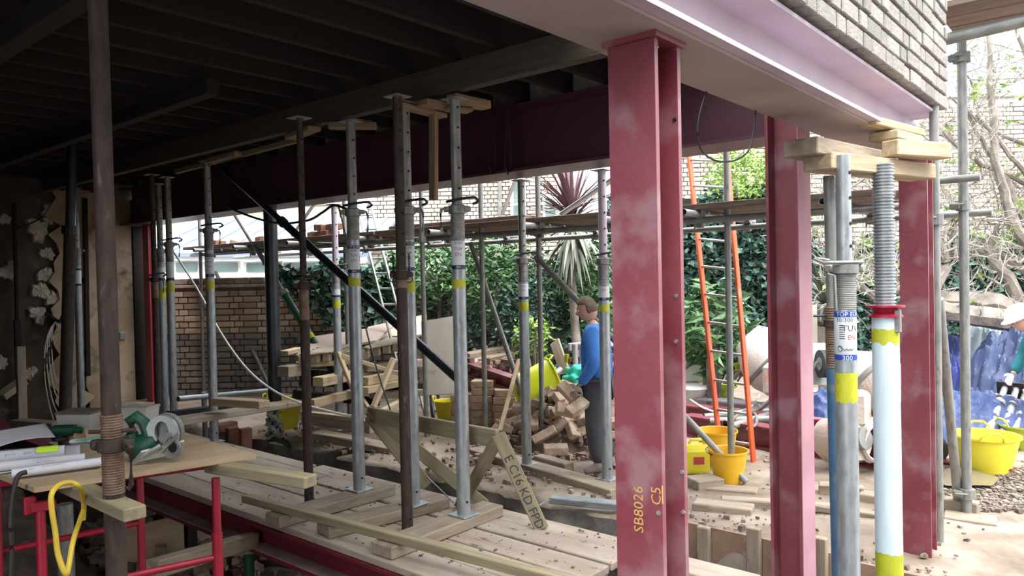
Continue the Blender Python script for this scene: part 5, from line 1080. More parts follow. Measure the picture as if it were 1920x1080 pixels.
PL = ['short pale offcut at the upper left of the pile, by the black post', 'grey joist lying along the top left of the pile', 'pale joist along the left of the pile, under the pinkish board', 'thick brown block end beside the black post', 'thick squared timber end right of the slim rusty prop', 'pale upper beam of the pair right of the left front prop', 'pale lower beam of the pair right of the left front prop', 'pale lath slanting down to the right across the pile', 'pale lath leaning steeply, crossing the pile to the left', 'pale beam low at the left of the pile, end to the left', 'short pale offcut low by the sawhorse end', 'thin lath leaning behind the slender garden prop', 'dark broad plank at the bottom left of the pile', 'dusty plank at the bottom right of the pile', 'dark block low in the shadow of the pile', 'dark thick baulk in the middle of the pile', 'grey joist high at the right of the pile', 'thin pale lath leaning left, low in the pile']
for i, p in enumerate(pile): tim(PL[i], *p[:3], *p[3:6], p[6], p[7], p[8], group='timbers of the offcut pile')
for lab, px0, y0, px1, y1, d in (('grey pallet lying in the pile, right of the left front prop', 684, 664, 742, 652, 9.3), ('grey pallet lying in the pile, behind the slim rusty prop', 566, 676, 632, 668, 9.15)):
    t = thing('pallet', lab, 'pallet', AD(px0, y0, d)); a = Vector(AD(px0, y0, d)); b = Vector(AD(px1, y1, d+.4)); dp = FV*.8
    for k in range(5): bar('deck_slat', a+dp*(k/4)+Vector((0, 0, .07)), b+dp*(k/4)+Vector((0, 0, .07)), .12, .022, M_woodd, t)
    for k in range(4): c = a.lerp(b, k/3); bar('block', c, c+dp, .09, .1, M_woodd, t)
def sheet(lab, q, m_, th=.018, name='board', cat='board'):
    q = [Vector([float(c_) for c_ in AD(*p)]) for p in q]; n = (q[1]-q[0]).cross(q[3]-q[0]).normalized()*th; mb = MB(); mb.add(q+[p+n for p in q], [(0, 1, 2, 3), (7, 6, 5, 4)]+[(i, 4+i, 4+(i+1) % 4, (i+1) % 4) for i in range(4)]); o = mb.build(name, m_); return tag(o, lab, cat)
sheet('big pale stained board leaning on its edge behind the dark ladder piece', [(797, 742, 9.3), (862, 738, 9.2), (860, 592, 9.8), (790, 604, 9.9)], M_plyw)
sheet('pinkish board lying slanted on top of the offcut pile', [(558, 668, 10.0), (705, 642, 10.5), (740, 612, 11.2), (590, 634, 11.0)], M_pinkb, .03)
sheet('pinkish board sloping behind the aluminium ladder', [(690, 650, 10.9), (800, 628, 11.2), (800, 592, 11.6), (690, 616, 11.5)], M_pinkb, .03)
sheet('cream panel leaning against the boundary hedge between the middle and right columns', [(1521, 708, 10.6), (1602, 706, 10.4), (1600, 565, 10.8), (1519, 567, 11.0)], M_plyw, .03)
tim('narrow pale batten standing on the brick stack, tilted to the right', 973, 674, 7.6, 937, 808, 7.0, .04, .02, M_wood)
# mesh and lintels left of the garden prop
t = thing('reinforcing_mesh', 'rusty reinforcing mesh leaning on timbers left of the garden prop', 'mesh', AD(925, 665, 11.5))
for k in range(9): rod('bar', AD(880+k*11, 670-k*2, 11.4), AD(893+k*11, 632-k*1.5, 12.0), .012, M_rust, t, 6)
for k in range(5): rod('bar', AD(878, 668-k*8, 11.4+.12*k), AD(985, 650-k*8, 11.4+.12*k), .012, M_rust, t, 6)
tim('pale weathered plank under the reinforcing mesh', 878, 668, 11.1, 985, 648, 11.3, .3, .1, M_woodd)
tim('second weathered plank below the reinforcing mesh', 878, 682, 10.8, 960, 664, 11.0, .3, .08, M_woodd)
# left corner: ledge of planks, tubes, bricks
tim('long dusty plank ledge running behind the left galvanised props', 318, 792, 7.3, 575, 752, 9.3, .26, .06, M_woodd)
tim('reddish wall plate timber behind the plank ledge', 318, 777, 8.0, 520, 751, 9.6, .12, .07, M_woodo)
tim('short squared timber resting on the ledge, right of the looped pin prop', 404, 752, 7.9, 496, 758, 7.6, .15, .075, M_wood)
tim('long board running left of the wrapped post foot to the soil', 568, 774, 8.8, 672, 786, 8.2, .08, .05, M_wood)
tim('thick dusty timber behind the yellow trug, edge of the garden soil', 572, 782, 8.9, 700, 800, 8.3, .12, .14, M_woodd)
o = rod('scaffold_tube', AD(334, 748, 8.6), AD(508, 732, 9.9), .032, M_galv, hollow=True); tag(o, 'loose scaffold tube lying across the left corner, open end to the left', 'tube')
a = AD(383, 730, 9.0); o = rod('scaffold_tube', (a[0], a[1], -.25), AD(382, 735, 9.0), .03, M_galvd); tag(o, 'short upright tube stub under the loose tube at the left', 'tube')
for i, (px, py, rz, tl, lab) in enumerate(((422, 800, .2, 0, 'dark brick lying flat in the dug corner, furthest'), (435, 822, 1.5, 1.5, 'dark brick standing on end, left of the two uprights in the dug corner'), (460, 825, 1.5, 1.5, 'dark brick standing on end, right of the two uprights in the dug corner'))):
    q = AX(px, py, 4.5); o = put_brick(q, rz, lab, None, (0, tl)); o.data = brk2
# grey channel beside the trench
a = G(1033, 935, GZ+.06); b = G(1162, 948, GZ+.06); o = bar('steel_channel', a, b, .12, .05, M_galv); tag(o, 'grey galvanised channel lying on the trench edge left of the front column', 'channel')
cable('bent wire sticking out of the trench by the channel', [G(998, 960, .0), G(1015, 945, .08), G(1033, 937, .0)], .006, M_galvd, 'wire', cat='wire')
cable('thin rod slanting from the deck towards the sawhorse foot', [G(786, 880, .12), G(812, 905, .06), G(850, 942, .03)], .007, M_galvd, 'wire', cat='wire')
# sawhorse
aL = Vector(G(694, 777, .62)); aR = Vector(G(934, 822, .62)); F1 = Vector(G(1016, 992, .0)); F2 = Vector(G(862, 950, .0)); F3 = Vector(G(800, 912, .0)); F4 = Vector(G(908, 948, .03))
t = thing('sawhorse', 'home made timber sawhorse with a printed leg, straddling the trench', 'sawhorse', ((aL+aR)/2).to_2d().to_3d())
bar('top_rail', aL+(aL-aR)*.01, aR, .045, .12, M_woodg, t)
toc = lambda p: (Vector((0, 0, CAM_H))-p).normalized()
def leg(a, b, w=.11, th=.045):
    m_ = (a+b)/2; x = (b-a).normalized(); n = toc(m_); n = (n-x*n.dot(x)).normalized(); bar('leg', a, b, w, th, M_woodg, t, up=n); return x, n
x, n_ = leg(aR+Vector((0, 0, .03)), F1, .1); m_ = (aR+F1)/2+n_*.026; y = n_.cross(x); Mt = Matrix((x, y, n_)).transposed().to_4x4(); Mt.translation = m_+x*.06; flat_text('E C16 KD FPD', .088, Mt, M_ink, t, 'stamped_lettering')['kind'] = 'stuff'
leg(aR+Vector((0, 0, .0)), F2, .09); leg(aL+Vector((0, 0, .0)), F3, .12); leg(aL+Vector((.0, 0, .03)), F4, .1)
# toilet
tp = Vector(gp(1296, 782)); t = thing('toilet', 'discarded white toilet with cistern behind the front column', 'toilet', tp); t.rotation_euler = (0, 0, ha)
mb = MB(); mb.lathe([(.14, 0), (.12, .05), (.10, .15), (.16, .26), (.22, .34), (.23, .38), (.20, .38), (.15, .3)], 24, closed=True); o = child('bowl', mb, M_porc, t, True); o.scale = (1, 1.25, 1)
mb = MB(); mb.lathe([(.235, .38), (.245, .395), (.235, .415), (.12, .415)], 24); o = child('seat', mb, M_white, t, True); o.scale = (1, 1.25, 1)
mb = MB(); mb.box((.06, .3, .57), (.56, .2, .32), .03); child('cistern', mb, M_porc, t); mb = MB(); mb.box((.06, .3, .745), (.58, .22, .035), .01); child('cistern_lid', mb, M_white, t)
# rods in the yellow green trug
for i in range(14):
    a = random.uniform(0, 6.28); c = Vector(gp(1346, 770)); top = Vector(AD(random.uniform(1346, 1402), random.uniform(668, 690), depth(c)+random.uniform(-.1, .3))); o = rod('garden_stake', c+Vector((.08*math.cos(a), .08*math.sin(a), .1)), top, .014, M_rust, None, 6); tag(o, 'thin rusty stake standing in the yellow green trug', 'stake', 'stakes in the yellow green trug')
# cement mixers
def mixer(lab, loc, rot, m_, tilt=.9, s_=1.0):
    t = thing('cement_mixer', lab, 'mixer', loc); t.rotation_euler = (0, 0, rot); t.scale = (s_,)*3
    mb = MB(); mb.lathe([(.16, -.36), (.28, -.3), (.36, -.1), (.37, .02), (.33, .16), (.22, .33), (.19, .38), (.17, .37), (.2, .3), (.3, .1), (.3, -.1)], 26, closed=True); o = child('drum', mb, m_, t, True); o.location = (0, 0, .75); o.rotation_euler = (0, tilt, 0)
    mb = MB(); mb.lathe([(.374, -.03), (.39, -.02), (.39, .02), (.374, .03)], 26); o2 = child('ring_gear', mb, M_grey, o, True)
    mb = MB(); mb.path([(-.1, .42, .75), (-.1, .42, .4), (.28, .36, .06)], .025, 8); mb.path([(-.1, -.42, .75), (-.1, -.42, .4), (.28, -.36, .06)], .025, 8); mb.path([(-.05, .42, .45), (-.45, .3, .1)], .025, 8); mb.path([(-.05, -.42, .45), (-.45, -.3, .1)], .025, 8); mb.tube((-.1, .45, .75), (-.1, -.45, .75), .03, 8); child('stand', mb, M_grey, t, True)
    for s in (-1, 1): mb = MB(); mb.tube((-.45, s*.34, .15), (-.45, s*.28, .15), .15, 18); child('wheel', mb, M_rubber, t, True)
    mb = MB(); mb.box((-.15, .56, .62), (.24, .2, .34), .04); child('motor_housing', mb, M_mixer, t)
    return t
M_mixw = mat('white_crusted_drum', s(214, 206, 198), s(190, 178, 168), 4, rough=.85, bump=.35, c3=s(200, 130, 100), s3=1.6, t3=.62)
mixer('white crusted cement mixer half hidden behind the middle column', gp(1450, 800), ha+2.6, M_mixw, .8, 1.05)
mixer('orange and white cement mixer behind the white strut', gp(1635, 862), ha+2.2, M_mixer, 1.0, .95)
# drum shaped grey machine with hoses
gm = Vector(gp(1578, 885)); t = thing('site_pump', 'grey drum shaped machine with coiled hoses behind the blue prop', 'machine', gm); t.rotation_euler = (0, 0, ha+.5)
mb = MB(); mb.lathe([(.02, -.2), (.16, -.2), (.2, -.15), (.21, .1), (.19, .18), (.05, .2)], 24); o = child('drum', mb, M_mixer, t, True); o.rotation_euler = (1.35, .3, 0); o.location = (0, 0, .3)
mb = MB(); mb.lathe([(.02, 0), (.1, 0), (.1, .06), (.03, .07)], 18); o2 = child('cover', mb, M_grey, o, True); o2.location = (0, 0, .19)
mb = MB(); mb.box((.22, .1, .18), (.26, .3, .26), .05); child('casing', mb, M_mixer, t)
for k in range(4): mb = MB(); mb.path([(.2+.16*math.cos(a)*(1+.1*k), -.16-.03*k, .3+.2*math.sin(a)*(1-.05*k)) for a in np.linspace(.5, 5.8, 18)], .012, 6); child('hose_coil', mb, M_mixer if k % 2 else M_white, t, True)
mb = MB(); mb.path([(.12, -.1, .5), (.2, -.12, .6), (.3, -.14, .52), (.36, -.15, .3), (.4, -.15, .1)], .03, 8); child('suction_hose', mb, M_rust, t, True)
for lab, pts, r, m_ in (('white hose looping past the yellow green trug to the red sections', ((1293, 748), (1320, 765), (1360, 775), (1405, 765), (1425, 740)), .012, M_white), ('white hose lying over the stack near the orange ladder', ((1318, 735), (1360, 742), (1400, 752), (1435, 765)), .012, M_white), ('grey hose bowed over the soil behind the ladder', ((1370, 790), (1395, 770), (1415, 775), (1418, 795), (1400, 805)), .014, M_grey)):
    cable(lab, [gp(x_, y_, .15) for x_, y_ in pts], r, m_, 'hose', cat='hose')
for i, (x0, y0, x1, y1) in enumerate(((1320, 782, 1440, 770), (1330, 790, 1450, 785), (1360, 795, 1420, 765), (1372, 800, 1440, 778))):
    a = gp(x0, y0, .1); b = gp(x1, y1, .12); o = rod('plastic_pipe', a, b, .04, M_grey if i % 2 else M_galvd, hollow=True); tag(o, 'grey pipe lying in the loose bundle behind the stacked red sections', 'pipe', 'pipes in the loose bundle')
o = rod('plastic_pipe', AD(1372, 690, 9.2), AD(1448, 668, 10.0), .05, M_oliv, hollow=True); tag(o, 'greenish pipe lying slanted behind the white mixer', 'pipe')
o = rod('handrail_bar', AD(1525, 788, 7.6), AD(1562, 790, 7.4), .02, M_crimson); tag(o, 'short red bar poking out left of the blue prop', 'bar')
# wheelbarrow upended between the columns
wb_ = Vector(gp(1540, 790)); t = thing('wheelbarrow', 'grey upended wheelbarrow in front of the cream panel', 'wheelbarrow', wb_); t.rotation_euler = (0, 0, ha)
mb = MB(); mb.add([(-.3, 0, .45), (.3, 0, .45), (.24, .18, .95), (-.24, .18, .95), (-.22, .2, .5), (.22, .2, .5), (.16, .3, .88), (-.16, .3, .88)], [(0, 1, 2, 3), (4, 7, 6, 5), (0, 4, 5, 1), (1, 5, 6, 2), (2, 6, 7, 3), (3, 7, 4, 0)]); child('tray', mb, M_grey, t)
mb = MB(); mb.tube((-.05, -.1, .72), (.05, -.1, .72), .17, 20); o = child('wheel', mb, M_rubber, t, True); mb = MB(); mb.tube((-.06, -.1, .72), (.06, -.1, .72), .08, 14); child('hub', mb, M_grey, o, True)
for s_ in (-1, 1): mb = MB(); mb.path([(s_*.08, -.1, .75), (s_*.22, -.05, .45), (s_*.28, .05, .1), (s_*.28, .1, .0)], .018, 8); child('handle', mb, M_grey, t, True)
# tarpaulins
def tarp(lab, px, py, d, w, dp, h, m_, seed, name='tarpaulin'):
    c = Vector(at(px, py, d)); n = 84; v = []; rr = np.random.RandomState(seed)
    for i in range(n+1):
        for j in range(n+1):
            a = (i/n-.5); b = (j/n-.5); p = c.to_2d().to_3d()+RV*(a*w)+FV*(b*dp); rad = (a*a+b*b)*4; hh = h*max(0, 1-rad**1.3)
            X_, Y_ = a*w*3+seed*7.3, b*dp*3+seed*3.1; f1 = math.sin(X_*1.9+1.7*math.sin(Y_*1.3+seed))*math.sin(Y_*2.2+1.5*math.sin(X_*.9)); f2 = math.sin(X_*4.7-Y_*3.1+2*math.sin(Y_*2.9))*math.sin(Y_*5.3+X_*1.7+1.3*math.sin(X_*3.7)); f3 = math.sin(X_*11+Y_*7+2*f1)*math.sin(Y_*12-X_*6+2*f2)
            rid = (1-abs(f1))**2*.085+(1-abs(f2))**2*.05+(1-abs(f3))**2*.018
            v.append((p.x, p.y, GZ+hh*(.8+rid*2)+rid*.6*(.25+hh)+.02))
    f = [(i*(n+1)+j, (i+1)*(n+1)+j, (i+1)*(n+1)+j+1, i*(n+1)+j+1) for i in range(n) for j in range(n)]; mb = MB(); mb.v = v; mb.f = f; o = mb.build(name, m_); shade(o.data, 25)
    md = o.modifiers.new('thickness', 'SOLIDIFY'); md.thickness = .006; md.offset = -1
    return tag(o, lab, 'tarpaulin')
M_tarpd = mat('deep_blue_tarpaulin', s(38, 52, 118), s(30, 42, 98), 3, rough=.5, bump=.15, bscale=12)
M_tarpg = mat('greyish_blue_tarpaulin', s(54, 68, 104), s(42, 56, 88), 3, rough=.5, bump=.15, bscale=12)
tarp('wide crumpled blue tarpaulin on the ground behind the yellow trug', 1830, 790, 8.3, 1.7, 1.5, .42, M_tarp, 1)
tarp('grey blue tarpaulin bulging high at the right edge behind the laid props', 1900, 730, 9.2, 1.5, 1.2, .95, M_tarpg, 2)
tarp('deep blue tarpaulin heaped left behind the scaffold tubes', 1765, 740, 9.8, 1.1, 1.1, .85, M_tarpd, 3)
tarp('off white sheet crumpled on top between the blue tarpaulins', 1850, 720, 10.1, 1.0, .7, .98, M_whitep, 4)
tarp('small blue tarpaulin on the ground left of the blue prop', 1546, 800, 8.6, .8, .8, .42, M_tarp, 5)
tarp('blue tarpaulin beside the orange and white mixer', 1670, 770, 9.4, 1.0, .8, .5, M_tarp, 6)
# three short props laid over the tarpaulin
for i, (x0, y0, x1, y1) in enumerate(((1852, 815, 1884, 728), (1880, 818, 1905, 730), (1898, 820, 1922, 738))):
    a = Vector(AD(x0, y0, 7.6)); b = Vector(AD(x1, y1, 8.3)); t = thing('laid_prop', 'grey prop laid over the blue tarpaulin, %s of the three ends' % ('leftmost', 'middle', 'rightmost')[i], 'prop', a)
    rod('outer_tube', a, a.lerp(b, .62), .04, M_galv, t, 14); rod('collar', a.lerp(b, .6), a.lerp(b, .68), .066, M_galvd, t, 14); rod('locking_ring', a.lerp(b, .71), a.lerp(b, .74), .058, M_black, t, 14); rod('inner_tube', a.lerp(b, .62), b, .032, M_galv, t, 12)
    x = (b-a).normalized(); m_, L_ = frame(b, b+x*.012); me = bpy.data.meshes.new('end_plate'); v, f = box_geo((.012, .15, .15), .002); me.from_pydata(v, [], f); link('end_plate', me, M_rust, t, m_)
sheet('weathered ply offcut under the three laid props', [(1842, 776, 8.2), (1935, 772, 8.1), (1940, 732, 8.9), (1858, 735, 9.0)], M_woodd, .02)
q = gp(1815, 905); mb = MB(); k = 20; mb.add([(q[0], q[1], GZ+.045)]+[(q[0]+.32*(1+.3*math.sin(3*a))*math.cos(a), q[1]+.26*(1+.2*math.cos(2*a))*math.sin(a), GZ+.045) for a in np.linspace(0, 6.28, k, endpoint=False)], [(0, 1+i, 1+(i+1) % k) for i in range(k)]); tag(mb.build('puddle', M_puddle), 'muddy puddle in front of the yellow trug on the right', 'puddle', kind='stuff')
# cable coil hanging on the left wall
t = thing('cable_coil', 'coil of pale cable hanging on a hook on the flaking left wall', 'cable', AD(108, 600, 9.9))
for k in range(4):
    mb = MB(); w = 14+8*k; L_ = 58+15*k; mb.path([AY(108+w*math.sin(a)*(.8+.2*math.cos(a))+2*k, 600+L_*(1-math.cos(a)), 12.42-.03*k) for a in np.linspace(0, 6.28, 26)], .009, 6); mb.build('loop', M_mixer, t, True)
mb = MB(); mb.path([AY(86, 588, 12.56), AY(98, 596, 12.4), AY(112, 604, 12.3), AY(118, 592, 12.3)], .03, 8); mb.build('hook', M_black, t, True)
cable('dark wire strung slantwise across the flaking left wall', [AY(x_, y_, 12.53) for x_, y_ in ((28, 432), (60, 418), (95, 400), (125, 382))], .012, M_cable, 'wire', cat='wire')
# timber rubbish at the foot of the left wall
for lab, p in (('broken timber leaning on the left wall at the picture edge', (0, 745, 10.3, 42, 715, 10.6, .2, .08, M_woodd)), ('low timber along the foot of the left wall behind the papers', (32, 793, 8.0, 112, 800, 7.4, .15, .08, M_woodd)), ('upright timber post on the left wall beside the dark batten', (38, 650, 9.6, 42, 790, 9.5, .1, .08, M_woodd))): tim(lab, *p[:6], p[6], p[7], p[8])
# ================================================================ WORK TABLE AND TOOLS
TZ = .85
A_, B_, C_, D_ = (1.16, 3.81), (2.11, 3.57), (2.14, 4.43), (1.12, 4.62)
q4 = [Vector((x, y, TZ)) for x, y in (A_, B_, C_, D_)]; mb = MB(); mb.add([p-Vector((0, 0, .024)) for p in q4]+q4, [(3, 2, 1, 0), (4, 5, 6, 7)]+[(i, (i+1) % 4, 4+(i+1) % 4, 4+i) for i in range(4)])
t = thing('work_table_top', 'plywood sheet used as a work table on the red trestle', 'table', (1.6, 4.1, TZ-.024)); mb.build('ply_sheet', M_ply, t)
t = thing('trestle', 'crimson steel builders trestle carrying the plywood work table', 'trestle', (1.55, 4.05, -1.3))
L1, L2, L3, L4 = AY(75, 935, 3.86), AY(404, 885, 3.66), AY(262, 905, 4.42), (1.2, 4.5, .72)
RZ = .748
def rail(nm, a, b, z, r=.02): rod(nm, (a[0], a[1], z), (b[0], b[1], z), r, M_crimson, t, 12)
for p in (L1, L2, L3, L4): rod('leg', (p[0], p[1], -1.3), (p[0], p[1], RZ), .021, M_crimson, t, 14)
z_ = AY(404, 1000, 3.66)[2]; rod('leg_sleeve', (L2[0], L2[1], -1.3), (L2[0], L2[1], z_), .026, M_crimson, t, 14)
ex = Vector(L1)-Vector(L2); ex.normalize(); e0 = Vector((L1[0], L1[1], RZ))+ex*.04
ra = G(168, 902, .80); rb = G(388, 872, .80); bar('top_rail', (ra[0], ra[1], .802), (rb[0], rb[1], .802), .045, .04, M_crimson, t); bar('top_rail', e0, (L1[0]+.06, L1[1]-.015, RZ), .045, .045, M_crimson, t); bar('top_rail', (L4[0], L4[1], RZ), (L3[0], L3[1], RZ), .045, .045, M_crimson, t)
bar('end_stop', e0+Vector((0, 0, -.03)), e0+Vector((0, 0, .05)), .05, .03, M_crimson, t)
z_ = AY(397, 1048, 3.66)[2]; rail('lower_rail', L1, L2, z_, .017); z_ = AY(262, 980, 4.42)[2]; rail('lower_rail', (.3, 4.7), L3, z_, .017)
a = G(108, 898, .80); b = G(254, 962, .80); o = bar('timber_bearer', (a[0], a[1], .797), (b[0], b[1], .797), .092, .055, M_woodg, bev=.005); tag(o, 'squared timber under the ply, sticking out with a yellow cable looped on it', 'timber')
a = G(395, 872, .80); b = G(583, 902, .80); o = bar('timber_bearer', (a[0], a[1], .797), (b[0], b[1], .797), .085, .055, M_woodg, bev=.005); tag(o, 'squared timber under the ply, sticking out to the right of the red leg', 'timber')
Y0 = 3.52
cable('yellow cable looped over the timber at the corner of the work table', [AY(x, y, Y0-dy) for x, y, dy in ((156, 975, -.16), (157, 940, -.14), (150, 914, .02), (134, 905, .03), (112, 909, .05), (97, 926, .09), (97, 955, .1), (104, 999, .1), (109, 1040, .1), (123, 1076, .1), (129, 1060, .06), (137, 1015, .0), (150, 975, -.1), (156, 958, -.14))], .011, M_ycab, n=8)
cable('grey cable hanging down from the drawings at the left edge of the table', [AY(x, y, 3.86) for x, y in ((50, 885), (34, 893), (24, 930), (20, 980), (22, 1030), (20, 1085))], .011, M_cable)
# drawings
M_line = mat('thin_drawing_ink', s(120, 124, 138), s(130, 134, 148), rough=.9)
def T(px, py, z=TZ): q_ = G(px, py, z); return Vector((float(q_[0]), float(q_[1]), z))
def roll(lab, px0, y0, px1, y1, r, z, lines=5, tilt=0, sticker=None):
    a = T(px0, y0, z+r); b = T(px1, y1, z+r); m_, L_ = frame(a, b); mb = MB(); n = 34; v = []
    for x in (-L_/2, L_/2):
        for i in range(n): k = i/(n-1); an = -1.2+k*10.2; rr = r*(1-.30*k); v.append((x+.004*math.sin(i)*0, rr*math.cos(an), rr*math.sin(an)))
    mb.add(v, [(i, i+1, n+i+1, n+i) for i in range(n-1)]); t = thing('rolled_drawing', lab, 'paper', a); me = bpy.data.meshes.new('sheet'); me.from_pydata(mb.v, [], mb.f); link('sheet', me, M_paper, t, m_, True)
    for k in range(lines):
        an = 1.2+random.uniform(0, 1.5); mb = MB(); x0 = random.uniform(-.4, .2)*L_; w = random.uniform(.06, .25)*L_; R2 = r*1.01; d_ = random.uniform(.02, .35)
        mb.add([(x0, R2*math.cos(an), R2*math.sin(an)), (x0+w, R2*math.cos(an), R2*math.sin(an)), (x0+w, R2*math.cos(an+.05), R2*math.sin(an+.05)), (x0, R2*math.cos(an+.05), R2*math.sin(an+.05))], [(0, 1, 2, 3)])
        mb.add([(x0, R2*math.cos(an), R2*math.sin(an)), (x0+.003, R2*math.cos(an), R2*math.sin(an)), (x0+.003, R2*math.cos(an+d_), R2*math.sin(an+d_)), (x0, R2*math.cos(an+d_), R2*math.sin(an+d_))], [(0, 1, 2, 3)]); me = bpy.data.meshes.new('plan_line'); me.from_pydata(mb.v, [], mb.f); o = link('plan_line', me, M_line, t, m_); o['kind'] = 'stuff'
    if sticker:
        mb = MB(); n = 8; v = []; x0, x1 = sticker; R2 = r*1.02
        for x in (x0*L_, x1*L_):
            for i in range(n): an = 1.35+1.5*i/(n-1); v.append((x, R2*math.cos(an), R2*math.sin(an)))
        mb.add(v, [(i, i+1, n+i+1, n+i) for i in range(n-1)]); me = bpy.data.meshes.new('note'); me.from_pydata(mb.v, [], mb.f); link('note', me, M_fluo, t, m_)
    return t
def crv_sheet(lab, pts, bend=.03, m_=M_paper):
    q = [T(*p) for p in pts]; n = 14; v = []
    for i in range(n+1):
        for j in range(n+1):
            u, w = i/n, j/n; p = q[0].lerp(q[1], u).lerp(q[3].lerp(q[2], u), w); v.append(tuple(p+Vector((0, 0, bend*math.sin(u*3.1)*(1-w)+.006))))
    f = [(i*(n+1)+j, (i+1)*(n+1)+j, (i+1)*(n+1)+j+1, i*(n+1)+j+1) for i in range(n) for j in range(n)]; me = bpy.data.meshes.new('drawing_sheet'); me.from_pydata(v, [], f); o = link('drawing_sheet', me, m_, None, None, True); md = o.modifiers.new('thickness', 'SOLIDIFY'); md.thickness = .0015
    return tag(o, lab, 'paper')
crv_sheet('white drawing sheet bent up at the back of the work table', [(-20, 846, TZ+.06), (104, 822, TZ+.04), (84, 795, TZ+.09), (-20, 812, TZ+.12)], .02)
crv_sheet('flat drawing sheet under the paper rolls on the work table', [(-10, 892, TZ), (150, 872, TZ), (150, 835, TZ), (-10, 846, TZ)], .006)
roll('rolled plan with a fluorescent yellow note stuck on it', -25, 860, 122, 846, .034, TZ+.012, 9, sticker=(.14, .42))
roll('middle rolled drawing lying on the work table', -10, 876, 160, 859, .026, TZ+.01, 3)
roll('front rolled drawing, its loose edge reaching furthest right', 22, 888, 190, 866, .024, TZ+.008, 6)
a = T(132, 834); b = T(192, 830); o = bar('spirit_level', a+Vector((0, 0, .02)), b+Vector((0, 0, .02)), .05, .016, M_teal if False else M_white); tag(o, 'white and green straight edge lying behind the drawings', 'tool')
a2_ = T(134, 836); b2_ = T(190, 832); p = bar('green_strip', a2_+Vector((0, 0, .031)), b2_+Vector((0, 0, .031)), .02, .004, M_teal, o); 
p.matrix_basis = o.matrix_basis.inverted() @ (Matrix.Translation(wloc(o)) @ p.matrix_basis)
# tubs
def tub(lab, px0, px1, ytop, ybot, dpt, lid):
    a = T(px0, ybot); b = T(px1, ybot); w = (b-a).length; c = (a+b)/2+FV*(dpt/2); d = depth(c); h = (ybot-ytop)/1415*d*1.0
    t = thing('plastic_tub', lab, 'tub', c); an = math.atan2((b-a).y, (b-a).x); M = Matrix.Translation(c) @ Matrix.Rotation(an, 4, 'Z'); v = []
    for k, z in ((.86, 0), (1, h), (.97, h), (.83, .006)):
        for sx, sy in ((-1, -1), (1, -1), (1, 1), (-1, 1)): v.append(M @ Vector((sx*w/2*k, sy*dpt/2*k, z)))
    f = [(3, 2, 1, 0), (12, 13, 14, 15)]+[(r*4+i, r*4+(i+1) % 4, r*4+4+(i+1) % 4, r*4+4+i) for r in range(3) for i in range(4)]; mb = MB(); mb.add(v, f); mb.build('body', M_clear, t)
    mb = MB(); mb.box((0, 0, h+.006), (w*1.05, dpt*1.05, .014), .004, M); mb.build('lid', lid, t); return t, M, w, h
tub('cloudy plastic tub with a brown lid at the back of the work table', 108, 172, 778, 822, .16, M_scaf)
tub('clear plastic tub with a clear lid behind the rusty foreground prop', 222, 276, 770, 815, .15, M_clear)
for px, py, lab in ((155, 822, 'brown cardboard offcut beside the brown lidded tub'), (178, 822, 'second cardboard offcut leaning by the foreground prop')):
    p = T(px, py); mb = MB(); mb.prism([(-.05, 0), (.05, 0), (.03, .05), (-.02, .06)], -.06, .06); mb.v = [(p.x+a_, p.y+b_, p.z+c_) for a_, b_, c_ in mb.v]; tag(mb.build('cardboard', M_ply), lab, 'card')
p = T(122, 826); t = thing('cordless_drill', 'dark green cordless drill in front of the brown lidded tub', 'drill', p)
mb = MB(); mb.tube(p+RV*-.06+Vector((0, 0, .06)), p+RV*.06+Vector((0, 0, .06)), .032, 14); mb.tube(p+RV*.06+Vector((0, 0, .06)), p+RV*.1+Vector((0, 0, .06)), .018, 10); mb.build('body', M_green, t, True)
mb = MB(); mb.box(tuple(p+RV*-.03+Vector((0, 0, .012))), (.07, .06, .024), .006); mb.build('battery', M_black, t); mb = MB(); mb.tube(p+RV*-.02+Vector((0, 0, .05)), p+RV*-.03+Vector((0, 0, .02)), .018, 10); mb.build('handle', M_green, t, True)
mb = MB(); q = T(170, 876); mb.tube(q+Vector((0, 0, .006)), q+RV*.05+Vector((0, 0, .004)), .004, 6); tag(mb.build('nail', M_ply), 'small pale nail lying on the ply in front of the foreground prop', 'nail')
# circular saw lying on its side
sw = T(300, 862); t = thing('circular_saw', 'green and grey circular saw lying on the work table', 'saw', sw); U3 = Vector((0, 0, 1))
def S(a, b, c): return sw+RV*a+FV*b+U3*c          # right, away, up in metres
sc_ = depth(sw)/1415.0
def SP(px, py, b=0): return S((px-300)*sc_, b, (862-py)*sc_*1.0)
mb = MB(); mb.path([SP(244, 832), SP(262, 838), SP(285, 832), SP(300, 824)], .05, 14, [.045, .066, .07, .055]); mb.build('motor_body', M_green, t, True)
mb = MB(); mb.path([SP(262, 845, -.02), SP(252, 810, -.02), SP(250, 786, -.02), SP(262, 778, -.02), SP(276, 790, -.02), SP(284, 815, -.02)], .022, 10, [.028, .03, .03, .03, .03, .028]); mb.build('main_handle', M_green, t, True)
mb = MB(); mb.path([SP(258, 800, -.035), SP(258, 787, -.035), SP(266, 784, -.035)], .014, 8); mb.build('grip_pad', M_rubber, t, True)
def plate(poly, b0, b1, nm, m_, tilt=0):
    n = len(poly); v = [SP(x, y, b0+tilt*(x-300)*sc_) for x, y in poly]+[SP(x, y, b1+tilt*(x-300)*sc_) for x, y in poly]; mb = MB(); mb.add(v, [(i, (i+1) % n, n+(i+1) % n, n+i) for i in range(n)]+[tuple(range(n-1, -1, -1)), tuple(range(n, 2*n))]); return mb.build(nm, m_, t)
arc = [(312+30*math.cos(a)*1.0, 812-36*math.sin(a)*1.0) for a in np.linspace(-.9, 4.0, 26)]
inn = [(312+13*math.cos(a), 806-19*math.sin(a)) for a in np.linspace(4.0, -.9, 26)]
